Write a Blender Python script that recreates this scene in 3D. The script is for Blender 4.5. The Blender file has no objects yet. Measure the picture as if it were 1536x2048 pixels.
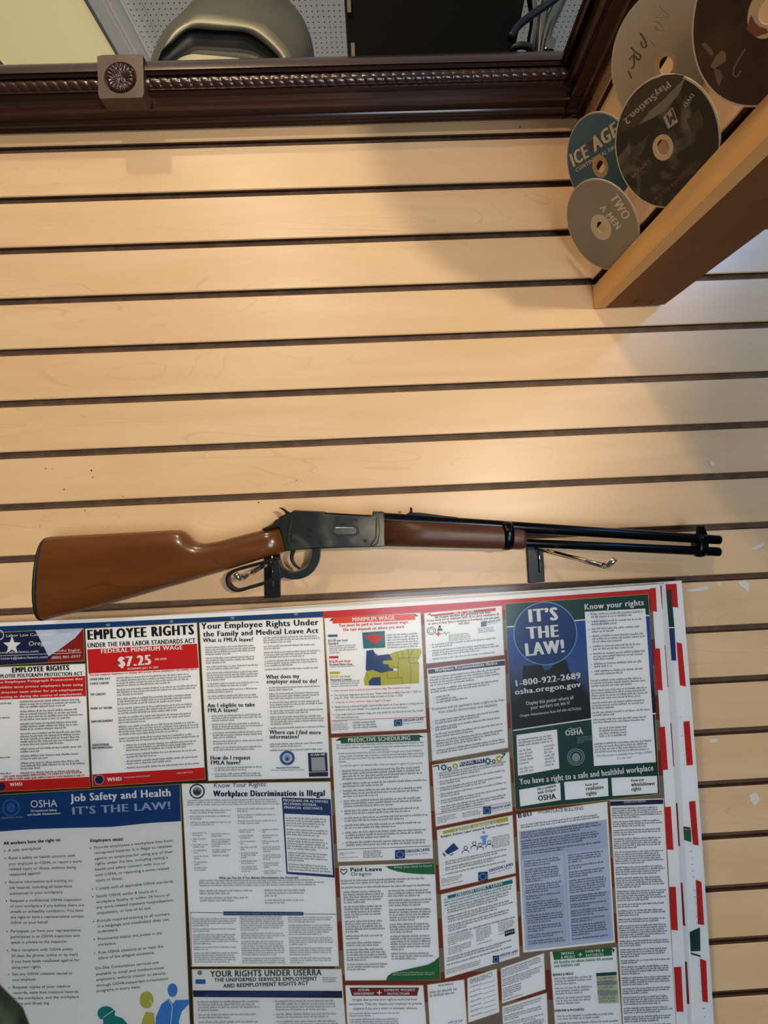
import bpy, math, random
from mathutils import Vector as V, Matrix
random.seed(7)
S = bpy.context.scene
COL = S.collection
# ------------------------------------------------------------------ camera
F = 870.0; YAW, PIT, ROL = 0.018619, 0.021816, -0.044997
DW = .64575; ZC = 1.45
def _rot():
    cy, sy, cp, sp, cr, sr = math.cos(YAW), math.sin(YAW), math.cos(PIT), math.sin(PIT), math.cos(ROL), math.sin(ROL)
    fw = V((sy*cp, cy*cp, sp)); rt = V((cy, -sy, 0)); up = rt.cross(fw)
    return cr*rt+sr*up, -sr*rt+cr*up, fw
RT, UP, FW = _rot()
EYE = V((0, -DW, ZC))
cam = bpy.data.cameras.new('camera'); camo = bpy.data.objects.new('camera', cam); COL.objects.link(camo)
m = Matrix((RT, UP, -FW)).transposed().to_4x4(); m.translation = EYE; camo.matrix_world = m
cam.sensor_fit = 'HORIZONTAL'; cam.sensor_width = 36; cam.lens = F/1536*36; cam.clip_start = .02
cam.dof.use_dof = True; cam.dof.focus_distance = .63; cam.dof.aperture_fstop = 18.0
S.camera = camo
# ------------------------------------------------------------------ light, world, exposure
S.view_settings.view_transform = 'Standard'; S.view_settings.look = 'None'
S.view_settings.gamma = 1; S.view_settings.exposure = -0.06; S.view_settings.use_curve_mapping = False
w = bpy.data.worlds.new('world'); S.world = w; w.use_nodes = True
w.node_tree.nodes['Background'].inputs[0].default_value = (1.0, .90, .80, 1)
w.node_tree.nodes['Background'].inputs[1].default_value = 0.08
def lamp(name, kind, loc, power, col, size=.05, target=None, angle=None):
    d = bpy.data.lights.new(name, kind); o = bpy.data.objects.new(name, d); COL.objects.link(o)
    o.location = loc; d.energy = power; d.color = col
    if kind == 'AREA': d.shape = 'DISK'; d.size = size
    else: d.shadow_soft_size = size
    if kind == 'SPOT': d.spot_size = angle; d.spot_blend = .5
    if target is not None: o.rotation_euler = (V(target)-V(loc)).to_track_quat('-Z', 'Y').to_euler()
    return o
lamp('ceiling_lamp', 'POINT', (-.433, -1.90, ZC+1.45), 38, (1, .86, .65), .05)
lamp('ceiling_spot_lamp', 'POINT', (-.46, -.68, ZC+1.45), 14, (1, .82, .56), .02)
lamp('side_room_lamp', 'SPOT', (.72, -1.95, ZC+.22), 72, (1, .86, .64), .04, (-.22, 0, ZC+.46), .78)
lamp('cool_display_lamp', 'POINT', (.71, -.21, ZC+.519), 1.3, (.05, .34, 1.0), .025)
lamp('daylight_window', 'POINT', (1.07, -.85, ZC+.77), 9, (.26, .55, 1.0), .05)
lamp('added_poster_fill', 'AREA', (.4, -2.2, ZC-.5), 20, (.74, .87, 1.0), .9, (.1, 0, ZC-.45))  # added cool fill that brightens the posters, stands for no real opening
lamp('added_ceiling_fill', 'POINT', (-.2, 1.0, ZC+.42), 10, (1, .96, .88), .1)  # added fill hidden behind the wall, brightens the ceiling and shelf things
# ------------------------------------------------------------------ projection helpers
def ray(px, py): return FW + RT*((px-768)/F) + UP*((1024-py)/F)
def at(px, py, y=0.0):
    r = ray(px, py); return EYE + r*((y-EYE.y)/r.y)
def at_z(px, py, z):
    r = ray(px, py); return EYE + r*((z-EYE.z)/r.z)
def at_plane(px, py, c, n):
    r = ray(px, py); return EYE + r*((c-EYE).dot(n)/r.dot(n))
# ------------------------------------------------------------------ materials
def lin(c):
    if isinstance(c, str):
        c = [int(c[i:i+2], 16)/255 for i in (0, 2, 4)]
    return tuple((x/12.92 if x <= .04045 else ((x+.055)/1.055)**2.4) for x in c) + (1,)
MAT = {}
def mat(name, col, rough=.5, metal=0, spec=.5, emit=0, coat=0):
    if name in MAT: return MAT[name]
    m = bpy.data.materials.new(name); m.use_nodes = True
    b = m.node_tree.nodes['Principled BSDF']
    b.inputs['Base Color'].default_value = lin(col); b.inputs['Roughness'].default_value = rough
    b.inputs['Metallic'].default_value = metal; b.inputs['Specular IOR Level'].default_value = spec
    b.inputs['Coat Weight'].default_value = coat; b.inputs['Coat Roughness'].default_value = .1
    if emit:
        b.inputs['Emission Color'].default_value = lin(col); b.inputs['Emission Strength'].default_value = emit
    MAT[name] = m; return m
def nodes(m): return m.node_tree.nodes, m.node_tree.links, m.node_tree.nodes['Principled BSDF']
def wood(name, c1, c2, c3, scale=(2.0, 30, 30), rough=.35, spec=.5, fig=1.0, coat=0, mark=.5):
    """procedural grain: long noise streaks, figure lines and fine flecks"""
    m = mat(name, c1, rough, 0, spec, 0, coat); N, L, b = nodes(m)
    tc = N.new('ShaderNodeTexCoord'); mp = N.new('ShaderNodeMapping'); mp.inputs['Scale'].default_value = scale
    L.new(tc.outputs['Object'], mp.inputs[0])
    n1 = N.new('ShaderNodeTexNoise'); n1.inputs['Scale'].default_value = 1; n1.inputs['Detail'].default_value = 6; n1.inputs['Distortion'].default_value = .6
    L.new(mp.outputs[0], n1.inputs['Vector'])
    n2 = N.new('ShaderNodeTexNoise'); n2.inputs['Scale'].default_value = .45; n2.inputs['Detail'].default_value = 2; n2.inputs['Distortion'].default_value = 1.2
    L.new(mp.outputs[0], n2.inputs['Vector'])
    mu = N.new('ShaderNodeMath'); mu.operation = 'MULTIPLY'; mu.inputs[1].default_value = 14*fig
    L.new(n2.outputs['Fac'], mu.inputs[0])
    fr = N.new('ShaderNodeMath'); fr.operation = 'FRACT'; L.new(mu.outputs[0], fr.inputs[0])
    rl = N.new('ShaderNodeValToRGB'); rl.color_ramp.elements[0].position = .0; rl.color_ramp.elements[0].color = (mark, mark, mark, 1)
    rl.color_ramp.elements[1].position = .10; rl.color_ramp.elements[1].color = (0, 0, 0, 1)
    L.new(fr.outputs[0], rl.inputs[0])
    r1 = N.new('ShaderNodeValToRGB'); r1.color_ramp.elements[0].position = .35; r1.color_ramp.elements[1].position = .68
    r1.color_ramp.elements[0].color = lin(c2); r1.color_ramp.elements[1].color = lin(c1)
    L.new(n1.outputs['Fac'], r1.inputs[0])
    # figure lines only where another slow noise is high
    n3 = N.new('ShaderNodeTexNoise'); n3.inputs['Scale'].default_value = .35; n3.inputs['Detail'].default_value = 3
    L.new(mp.outputs[0], n3.inputs['Vector'])
    r3 = N.new('ShaderNodeValToRGB'); r3.color_ramp.elements[0].position = .45; r3.color_ramp.elements[1].position = .62
    L.new(n3.outputs['Fac'], r3.inputs[0])
    mm = N.new('ShaderNodeMath'); mm.operation = 'MULTIPLY'; L.new(rl.outputs[0], mm.inputs[0]); L.new(r3.outputs[0], mm.inputs[1])
    mx = N.new('ShaderNodeMix'); mx.data_type = 'RGBA'; L.new(mm.outputs[0], mx.inputs[0]); L.new(r1.outputs[0], mx.inputs[6]); mx.inputs[7].default_value = lin(c3)
    L.new(mx.outputs[2], b.inputs['Base Color'])
    return m
def noisy(name, c1, c2, scale=40, rough=.4, metal=0, spec=.5, lo=.4, hi=.6, bump=0, dist=0, rr=None):
    m = mat(name, c1, rough, metal, spec); N, L, b = nodes(m)
    tc = N.new('ShaderNodeTexCoord'); n = N.new('ShaderNodeTexNoise'); n.inputs['Scale'].default_value = scale; n.inputs['Detail'].default_value = 5; n.inputs['Distortion'].default_value = dist
    L.new(tc.outputs['Object'], n.inputs['Vector'])
    r = N.new('ShaderNodeValToRGB'); r.color_ramp.elements[0].position = lo; r.color_ramp.elements[1].position = hi
    r.color_ramp.elements[0].color = lin(c1); r.color_ramp.elements[1].color = lin(c2)
    L.new(n.outputs['Fac'], r.inputs[0]); L.new(r.outputs[0], b.inputs['Base Color'])
    if rr:
        q = N.new('ShaderNodeMapRange'); q.inputs[3].default_value = rr[0]; q.inputs[4].default_value = rr[1]
        L.new(n.outputs['Fac'], q.inputs[0]); L.new(q.outputs[0], b.inputs['Roughness'])
    if bump:
        bp = N.new('ShaderNodeBump'); bp.inputs['Strength'].default_value = bump; bp.inputs['Distance'].default_value = .002
        L.new(n.outputs['Fac'], bp.inputs['Height']); L.new(bp.outputs[0], b.inputs['Normal'])
    return m
maple = wood('maple_laminate', 'E2BE95', 'DAB387', 'AC8254', (3.4, 30, 25), .38, .5, .9, 0, .32)
mdf = noisy('groove_brown', '6E513B', '5C4330', 60, .7)
dark_wood = wood('dark_mahogany', '3D241B', '301A14', '1C0E0B', (3, 60, 60), .27, .5, 1, .3)
block_wood = wood('block_mahogany', '543C30', '473126', '33211A', (60, 60, 6), .5, .4)
pine = wood('pine_beam', 'EBBB7E', 'E3AE6C', 'BE8548', (8, 2.2, 24), .5, .3, .8)
pine_dark = wood('pine_board_shaded', '7E5530', '6E4828', '4A2E18', (10, 2.5, 10), .6, .2, .8)  # same pine, darkened in colour for the shade on its underside
stock_wood = wood('walnut_stock', '6E3F19', '5A3010', '371B08', (5, 30, 34), .27, .5, 1.2, .35)
fore_wood = wood('walnut_forearm', '54311C', '442413', '2C150A', (14, 60, 90), .42, .4, 1.2)
blued = mat('blued_steel', '15191D', .22, .85)
receiver_m = noisy('worn_blued_steel', '262928', '6F6957', 16, .34, .65, .5, .46, .80, 0, .8, (.28, .45))
black_metal = mat('black_painted_metal', '1A1B1D', .32, .5)
lever_m = mat('lever_steel', '24282A', .36, .7)
black_plastic = mat('black_plastic', '0B0A0A', .5)
chrome = mat('chrome', 'D0CCC4', .12, 1)
grey_metal = noisy('dull_grey_metal', '55534A', '79745F', 5, .42, .55, .5, .3, .7)
clear = bpy.data.materials.new('clear_film'); clear.use_nodes = True
_n = clear.node_tree.nodes; _l = clear.node_tree.links; _n.clear()
_o = _n.new('ShaderNodeOutputMaterial'); _mx = _n.new('ShaderNodeMixShader'); _t = _n.new('ShaderNodeBsdfTransparent'); _g = _n.new('ShaderNodeBsdfGlossy')
_t.inputs[0].default_value = (.95, .95, .96, 1); _g.inputs['Roughness'].default_value = .16
_lw = _n.new('ShaderNodeFresnel'); _lw.inputs[0].default_value = 1.33
_l.new(_lw.outputs[0], _mx.inputs[0]); _l.new(_t.outputs[0], _mx.inputs[1]); _l.new(_g.outputs[0], _mx.inputs[2]); _l.new(_mx.outputs[0], _o.inputs[0])
INK = dict(white='E9E7E2', paper='F6F5F3', cream='E8E0CF', black='141414', grey='7E7F83', lgrey='A9A9AB', dgrey='4A4B4F', red='C8201F', dred='8E1C1A',
           blue='1E3A6E', navy='1C2448', lblue='C2CBDC', green='0E5A38', dgreen='0F4238', teal='0F6E78', olive='B9B21E', orange='E0481C',
           sky='6FA3CE', maroon='7C1A24', brown='4A362C', gbrown='7A6A60', bgred='74271F', gold='B79A4A', dblue='0F3D73', pblue='2C5C9E', pblue2='25406E', pblue3='20283C', pblack='16130F',
           boxblue='B2BCD0', figblue='3D7FC4', figolive='B3B04A', figteal='0F7E78', ltext='93A6C4', dkbrown='2C201C', ngreen='1C6B3A', lgreen='BFC79A', silver='8E9AA0')
def ink(k): return mat('print_'+k, INK[k], .42, 0, .35)
# ------------------------------------------------------------------ object helpers
def tag(o, label=None, cat=None, group=None, kind=None):
    if label: o['label'] = label
    if cat: o['category'] = cat
    if group: o['group'] = group
    if kind: o['kind'] = kind
    return o
def thing(name, loc, label, cat, group=None):
    o = bpy.data.objects.new(name, None); COL.objects.link(o); o.location = loc; o.empty_display_size = .05
    o['_org'] = list(loc); return tag(o, label, cat, group)
def org(o): return V(o['_org'])
class MB:
    def __init__(s): s.v = []; s.f = []; s.m = []; s.mats = []
    def mi(s, m):
        if m not in s.mats: s.mats.append(m)
        return s.mats.index(m)
    def face(s, pts, m):
        i = len(s.v); s.v += [tuple(p) for p in pts]; s.f.append(tuple(range(i, i+len(pts)))); s.m.append(s.mi(m))
    def grid(s, rows, m, closed=False, flip=False):
        i = len(s.v); n = len(rows[0]); k = s.mi(m)
        for r in rows: s.v += [tuple(p) for p in r]
        for a in range(len(rows)-1):
            for b in range(n if closed else n-1):
                c = (b+1) % n
                q = (i+a*n+b, i+a*n+c, i+(a+1)*n+c, i+(a+1)*n+b)
                s.f.append(q[::-1] if flip else q); s.m.append(k)
    def box(s, lo, hi, m):
        x0, y0, z0 = lo; x1, y1, z1 = hi
        p = [V((x, y, z)) for x in (x0, x1) for y in (y0, y1) for z in (z0, z1)]
        s.hexa([p[0], p[4], p[6], p[2], p[1], p[5], p[7], p[3]], m)
    def hexa(s, p, m):   # 4 bottom + 4 top
        i = len(s.v); s.v += [tuple(q) for q in p]; k = s.mi(m)
        for f in ((3, 2, 1, 0), (4, 5, 6, 7), (0, 1, 5, 4), (1, 2, 6, 5), (2, 3, 7, 6), (3, 0, 4, 7)):
            s.f.append(tuple(i+j for j in f)); s.m.append(k)
    def prism(s, a, b, m):   # two outlines, same count
        i = len(s.v); n = len(a); k = s.mi(m); s.v += [tuple(p) for p in a]+[tuple(p) for p in b]
        s.f.append(tuple(range(i, i+n))); s.f.append(tuple(range(i+2*n-1, i+n-1, -1))); s.m += [k, k]
        for j in range(n):
            c = (j+1) % n; s.f.append((i+j, i+n+j, i+n+c, i+c)); s.m.append(k)
    def loft(s, rings, m, cap=True):
        i = len(s.v); n = len(rings[0]); s.grid(rings, m, True)
        if cap:
            k = s.mi(m); e = i+(len(rings)-1)*n
            s.f.append(tuple(range(i+n-1, i-1, -1))); s.f.append(tuple(range(e, e+n))); s.m += [k, k]
    def tube(s, path, r, m, n=12, cap=True):
        path = [V(p) for p in path]; rings = []; u = None
        rs = r if isinstance(r, (list, tuple)) else [r]*len(path)
        for j, p in enumerate(path):
            t = (path[min(j+1, len(path)-1)]-path[max(j-1, 0)]).normalized()
            if u is None:
                u = t.orthogonal().normalized()
            u = (u-t*u.dot(t)).normalized(); v = t.cross(u)
            rings.append([p+(u*math.cos(2*math.pi*k/n)+v*math.sin(2*math.pi*k/n))*rs[j] for k in range(n)])
        s.loft(rings, m, cap)
    def build(s, name, parent=None, smooth=False, bevel=0, label=None, recalc=True):
        me = bpy.data.meshes.new(name)
        off = org(parent) if parent is not None else V((0, 0, 0))
        if parent is None and s.v:
            pass
        me.from_pydata([tuple(V(p)-off) for p in s.v], [], s.f)
        for q in s.mats: me.materials.append(q)
        me.polygons.foreach_set('material_index', s.m)
        if recalc:
            import bmesh
            bm = bmesh.new(); bm.from_mesh(me); bmesh.ops.recalc_face_normals(bm, faces=bm.faces); bm.to_mesh(me); bm.free()
        if smooth: me.polygons.foreach_set('use_smooth', [True]*len(me.polygons))
        me.update(); o = bpy.data.objects.new(name, me); COL.objects.link(o)
        o['_org'] = list(off)
        if parent is not None: o.parent = parent
        if bevel:
            b = o.modifiers.new('bevel', 'BEVEL'); b.width = bevel; b.segments = 2; b.limit_method = 'ANGLE'; b.angle_limit = .7
        if smooth and bevel == 0: pass
        if label: o['label'] = label
        return o
def smooth_path(pts, k=6, closed=False):
    """Catmull-Rom through 2D or 3D points"""
    out = []; n = len(pts); P = [V(p) for p in pts]
    for i in range(n if closed else n-1):
        if closed: a, b, c, d = P[i-1], P[i], P[(i+1) % n], P[(i+2) % n]
        else: a, b, c, d = P[max(i-1, 0)], P[i], P[i+1], P[min(i+2, n-1)]
        for j in range(k):
            t = j/k
            out.append(.5*((2*b)+(c-a)*t+(2*a-5*b+4*c-d)*t*t+(3*b-a-3*c+d)*t**3))
    if not closed: out.append(P[-1])
    return out
# ------------------------------------------------------------------ lettering
GL = {}
def _conv(body, bold):
    c = bpy.data.curves.new('t', 'FONT'); c.body = body; c.size = 1; c.resolution_u = 2; c.offset = 0
    o = bpy.data.objects.new('t', c); COL.objects.link(o)
    me = bpy.data.meshes.new_from_object(o)
    v = [(p.co.x, p.co.y) for p in me.vertices]; f = [tuple(p.vertices) for p in me.polygons]
    bpy.data.objects.remove(o); bpy.data.meshes.remove(me); bpy.data.curves.remove(c)
    return v, f
def glyph(ch, bold):
    k = (ch, bold)
    if k not in GL:
        if ('|', bold) not in GL:
            GL[('|', bold)] = (0, 0, 0); v, f = _conv('|', bold); GL['bar', bold] = max(p[0] for p in v)
            hv, _ = _conv('H', bold); GL['cap', bold] = max(p[1] for p in hv)
            GL[('|', bold)] = (v, f, .35)
        v, f = _conv(ch, bold) if ch != ' ' else ([], [])
        w_, _ = _conv(ch+'|', bold); adv = max(p[0] for p in w_)-GL['bar', bold]
        GL[k] = (v, f, adv)
    return GL[k]
def text2d(s, bold, track=0):
    x = 0; vs = []; fs = []
    for ch in s:
        v, f, a = glyph(ch, 0)
        for q_, sh_ in enumerate(((0,), (-.04, -.012, .012, .04), (-.07, -.035, 0, .035, .07))[bold]):
            b = len(vs); vs += [(p[0]+x+sh_, p[1], q_*.12) for p in v]; fs += [tuple(i+b for i in q) for q in f]
        x += a+track+(0, .055, .10)[bold]
    cap = GL['cap', 0]
    return vs, fs, x-track, cap
class Sheet:
    """print laid on a surface; sur(px,py,layer) gives the point in the room"""
    def __init__(s, sur): s.sur = sur; s.mb = MB()
    def quad(s, q, m, layer=1, n=None):
        (ax, ay), (bx, by), (cx, cy), (dx, dy) = q
        W = max(abs(bx-ax), abs(cx-dx)); H = max(abs(dy-ay), abs(cy-by))
        nu = max(1, int(W/30)) if n is None else n; nv = max(1, int(H/30)) if n is None else n
        rows = []
        for j in range(nv+1):
            v = j/nv; r = []
            for i in range(nu+1):
                u = i/nu
                x = (ax*(1-u)+bx*u)*(1-v)+(dx*(1-u)+cx*u)*v; y = (ay*(1-u)+by*u)*(1-v)+(dy*(1-u)+cy*u)*v
                r.append(s.sur(x, y, layer))
            rows.append(r)
        s.mb.grid(rows, m)
    def poly(s, pts, m, layer=1): s.mb.face([s.sur(x, y, layer) for x, y in pts], m)
    def disc(s, cx, cy, rx, ry, m, layer=1, r0=0, n=28):
        P = lambda k, f: s.sur(cx+rx*f*math.cos(2*math.pi*k/n), cy+ry*f*math.sin(2*math.pi*k/n), layer)
        if r0 == 0: s.mb.face([P(k, 1) for k in range(n)], m)
        else: s.mb.grid([[P(k, 1) for k in range(n)], [P(k, r0) for k in range(n)]], m, True)
    def line(s, pts, w_, m, layer=2):
        for (ax, ay), (bx, by) in zip(pts, pts[1:]):
            L = math.hypot(bx-ax, by-ay) or 1; nx, ny = -(by-ay)/L*w_/2, (bx-ax)/L*w_/2
            s.mb.face([s.sur(ax+nx, ay+ny, layer), s.sur(bx+nx, by+ny, layer), s.sur(bx-nx, by-ny, layer), s.sur(ax-nx, ay-ny, layer)], m)
    def text(s, t, x0, y0, x1, y1, h, m, bold=0, up=None, layer=2):
        vs, fs, W, cap = text2d(t, bold); dx, dy = (x1-x0)/W, (y1-y0)/W
        L = math.hypot(x1-x0, y1-y0)
        ux, uy = up if up else ((y1-y0)/L*h, -(x1-x0)/L*h)
        ux /= cap; uy /= cap
        i = len(s.mb.v); k = s.mb.mi(m)
        for a, b, q in vs: s.mb.v.append(tuple(s.sur(x0+dx*a+ux*b, y0+dy*a+uy*b, layer+q)))
        s.mb.f += [tuple(i+j for j in f) for f in fs]; s.mb.m += [k]*len(fs)
class Panel(Sheet):
    def __init__(s, sur, quad, bg, label):
        super().__init__(sur); s.q = quad; s.label = label
        (ax, ay), (bx, by), (cx, cy), (dx, dy) = quad
        e = 1.2; s.quad([(ax-e, ay-e), (bx+e, by-e), (cx+e, cy+e), (dx-e, dy+e)], ink('gold'), .6)
        if bg: s.quad(quad, ink(bg), 1)
    def uv(s, u, v):
        (ax, ay), (bx, by), (cx, cy), (dx, dy) = s.q
        return ((ax*(1-u)+bx*u)*(1-v)+(dx*(1-u)+cx*u)*v, (ay*(1-u)+by*u)*(1-v)+(dy*(1-u)+cy*u)*v)
    def rect(s, u0, v0, u1, v1, k, layer=1.5): s.quad([s.uv(u0, v0), s.uv(u1, v0), s.uv(u1, v1), s.uv(u0, v1)], ink(k), layer)
    def fill(s, u0, v0, u1, v1, pitch=5.2, k='dgrey', para=4, size=.52, bullet=False, indent=0, gap=.9):
        """rows of letter strokes too small to read in the photograph"""
        (x0, y0), (x1, y1) = s.uv(u0, v0), s.uv(u1, v0); (xa, ya) = s.uv(u0, v1)
        W = math.hypot(x1-x0, y1-y0); H = math.hypot(xa-x0, ya-y0)
        y = pitch*.8; cnt = random.randint(min(2, para), para); first = True; mk = ink(k); kk = s.mb.mi(mk)
        xh = pitch*size; cw = xh*.72
        while y < H:
            v = v0+(v1-v0)*y/H; end = W*(random.uniform(.9, 1) if cnt > 1 else random.uniform(.3, .85))
            x = indent if bullet else 0
            if bullet and first: s._st(u0, u1, v, W, 0, xh*.5, xh*.55, H, v0, v1, kk, mk)
            while x < end-cw*2:
                n = random.choice((2, 3, 3, 4, 5, 6, 7, 8, 9))
                ln = min(n*cw, end-x)
                nn = max(1, int(ln/cw))
                for c in range(nn):
                    hh = xh*(1.0 if random.random() < .68 else 1.38)
                    s._st(u0, u1, v, W, x+c*cw, cw*.52, hh, H, v0, v1, kk, mk)
                x += nn*cw+cw*.7
            y += pitch; cnt -= 1; first = False
            if cnt <= 0: cnt = random.randint(min(2, para), para); y += pitch*gap*.7; first = True
    def _st(s, u0, u1, v, W, x, w_, h, H, v0, v1, kk, mk):
        ua = u0+(u1-u0)*x/W; ub = u0+(u1-u0)*min(1, (x+w_)/W); dv = (v1-v0)*h/H
        i = len(s.mb.v)
        for u_, v_ in ((ua, v-dv), (ub, v-dv), (ub, v), (ua, v)): s.mb.v.append(tuple(s.sur(*s.uv(u_, v_), 2)))
        s.mb.f.append((i, i+1, i+2, i+3)); s.mb.m.append(kk)
    def done(s, parent): return s.mb.build('notice_panel', parent, label=s.label, recalc=False)
    def laws(s, sq, tx, h):
        (a, b, c, d) = sq; s.quad([(a, b), (c, b-1.5), (c, d-1.5), (a, d)], ink('blue'), 1.6)
        s.disc((a+c)/2, (b+d)/2, (c-a)*.38, (d-b)*.38, ink('sky'), 1.8, .78, 16)
        s.text('OREGON LAWS', *tx, h, ink('blue'), 1)
        x0, y0, x1, y1 = tx
        s.text('Protect You At Work', x0, y0+h*.95, x1-3, y1+h*.95, h*.5, ink('pblue'), 0)
#@@STRUCTURE
# ------------------------------------------------------------------ slatted walls
PITCH = .118003*DW; GR = .0098
ZK = [ZC+.90366*DW-k*PITCH for k in range(-1, 22)]          # top edge of every groove
ZTOP = at(458, 128, -.045).z
def slats(o, along, nrm, length, zs, ztop, zbot, lmap=None):
    """slat faces, T-slot grooves; o = point on the face line, nrm points to the viewer"""
    mb = MB(); z0 = ztop; d1 = .0045; d2 = .0085; lip = .004
    P = lambda t, d, z: o+along*t-nrm*d+V((0, 0, z-o.z))
    T = [0, length]
    def strip(pts, m):
        mb.grid([[P(t if lmap is None else t*lmap(z)/length, d, z) for d, z in pts] for t in T], m)
    for zg in zs:
        if zg > ztop-.004 or zg-GR < zbot+.002: continue
        strip([(.0015, z0), (0, z0-.0012), (0, zg+.0012), (.0012, zg)], maple)
        strip([(.0012, zg), (d1, zg), (d1, zg+lip), (d2, zg+lip), (d2, zg-GR-lip), (d1, zg-GR-lip), (d1, zg-GR), (.0012, zg-GR)], mdf)
        z0 = zg-GR
    strip([(.0015, z0), (0, z0-.0012), (0, zbot)], maple)
    return mb
XL, XR = -1.6, 1.6
mb = slats(V((XL, 0, ZC)), V((1, 0, 0)), V((0, -1, 0)), XR-XL, ZK, ZTOP, .0)
mb.box((XL, .0088, 0), (XR, .06, ZTOP), mdf)
# specks, nail holes and scraps of paint left on the laminate
for x, y, r in ((91, 937, 1.3), (104, 938, 1), (183, 941, 1.9), (185, 955, 1.3), (128, 979, 1.5), (170, 1021, 1.4), (787, 783, 2.2), (246, 993, 1.2), (517, 1005, 1.6), (593, 961, 1.1), (1040, 253, 1.6), (80, 1053, 1)):
    mb.face([at(x+r*math.cos(a*.9), y+r*math.sin(a*.9), -.0004) for a in range(7)], ink('brown'))
for pts in (((1419, 921), (1427, 923), (1431, 929), (1425, 933), (1420, 928)), ((1375, 1178), (1390, 1177), (1412, 1171), (1417, 1174), (1416, 1179), (1398, 1182), (1372, 1183)),
            ((1430, 1165), (1441, 1164), (1443, 1169), (1437, 1173)), ((1476, 1163), (1490, 1161), (1499, 1169), (1497, 1188), (1491, 1178), (1479, 1172)),
            ((1419, 1479), (1433, 1476), (1436, 1483), (1421, 1486)), ((1498, 1590), (1512, 1584), (1520, 1600), (1510, 1612), (1502, 1603)), ((1500, 1098), (1525, 1085), (1530, 1089), (1512, 1100))):
    mb.face([at(x, y, -.0005) for x, y in pts], mat('paint_scrap', 'DCD3C6', .6))
o = mb.build('wall_back', recalc=False); tag(o, kind='structure')
# return wall on the right
C0 = at(1187, 619, 0.0)
RD = (-ray(785, 1015)).normalized()
RN = RD.cross(V((0, 0, 1))).normalized()
if RN.x > 0: RN = -RN
ZB = C0.z
LB, LT = .42, .92
FE = [(0, .42), (.012, .44), (.03, .60), (.05, .70), (.10, .80), (.20, .86), (.36, .92)]    # unseen front edge, curve made up to shape its shadow on the back wall
def lm(z):
    h = z-ZB
    for (a, p), (b_, q) in zip(FE, FE[1:]):
        if h <= b_: return p+(q-p)*max(0, (h-a)/(b_-a))
    return FE[-1][1]
BH = (at(1185.3, 574.8, 0).z-ZB)
def rp(t, d, dz, sh=True):           # along the return wall, out of its face (to the left), up
    return C0+RD*t+RN*d+V((0, 0, dz))
def slant(z): return lm(z)
# the grooves of this wall keep level with its own lower edge
mb = MB()
zs = [at(1183.8, 560, 0).z-ZB-0.0]
zs = [zs[0]+k*PITCH for k in range(0, 6)]
HT = ZTOP-ZB
z0 = HT
def rstrip(pts, m, a=0.0):
    pp = [pts[0]]
    for (d0, a0), (d1_, a1) in zip(pts, pts[1:]):
        k = max(1, int(abs(a1-a0)/.012)); pp += [(d0+(d1_-d0)*i/k, a0+(a1-a0)*i/k) for i in range(1, k+1)]
    mb.grid([[rp(0, -d, z) for d, z in pp], [rp(lm(z+ZB), -d, z) for d, z in pp]], m)
for zg in reversed(zs):
    if zg > HT-.01: continue
    rstrip([(0, z0), (0, zg+.001), (.001, zg)], maple)
    rstrip([(.001, zg), (.0065, zg), (.0065, zg+.006), (.0155, zg+.006), (.0155, zg-GR-.016), (.0045, zg-GR-.016), (.0045, zg-GR-.003), (.001, zg-GR-.003)], mdf)
    z0 = zg-GR-.003
WT = (at(1324, 618, 0)-C0).length
hs = [.02, .035, .05, .1, .2, HT]
mb.loft([[rp(0, -.035, h), rp(lm(ZB+h), -.035, h), rp(lm(ZB+h), -WT+.004, h), rp(0, -WT+.004, h)] for h in hs], maple)
mb.grid([[rp(lm(ZB+h), 0, h) for h in [k*HT/30 for k in range(31)]], [rp(lm(ZB+h), -.036, h) for h in [k*HT/30 for k in range(31)]]], maple)
o = mb.build('wall_right', recalc=False); tag(o, kind='structure')
# pine trim under the return wall: a narrow strip on the face and a wide board beneath
SW = (at(1208.7, 618.6, 0)-C0).length
mb = MB(); mb.hexa([rp(0.002, 0.0005, 0), rp(LB, .0005, 0), rp(LB, -SW, 0), rp(.002, -SW, 0), rp(.002, .0005, BH), rp(LB, .0005, BH), rp(LB, -.003, BH), rp(.002, -.003, BH)], pine)
o = mb.build('trim_1', bevel=.0012); tag(o, kind='structure')
mb = MB(); mb.hexa([rp(.002, -SW-.0005, .0008), rp(LB, -SW-.0005, .0008), rp(LB, -WT, .0008), rp(.002, -WT, .0008), rp(.002, -SW-.0005, .018), rp(LB, -SW-.0005, .018), rp(LB, -WT, .018), rp(.002, -WT, .018)], pine_dark)
for px, py in ((1271, 609), (1307, 606), (1308.5, 528), (1424, 447), (1437, 440), (1507, 433)):
    c = at_plane(px, py, rp(.1, 0, .0004), V((0, 0, 1)))
    mb.face([c+RD*(.007*math.cos(a))+RN*(.0022*math.sin(a)) for a in [k*.9 for k in range(7)]], mdf)
o = mb.build('trim_2', recalc=False); tag(o, kind='structure')
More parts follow.
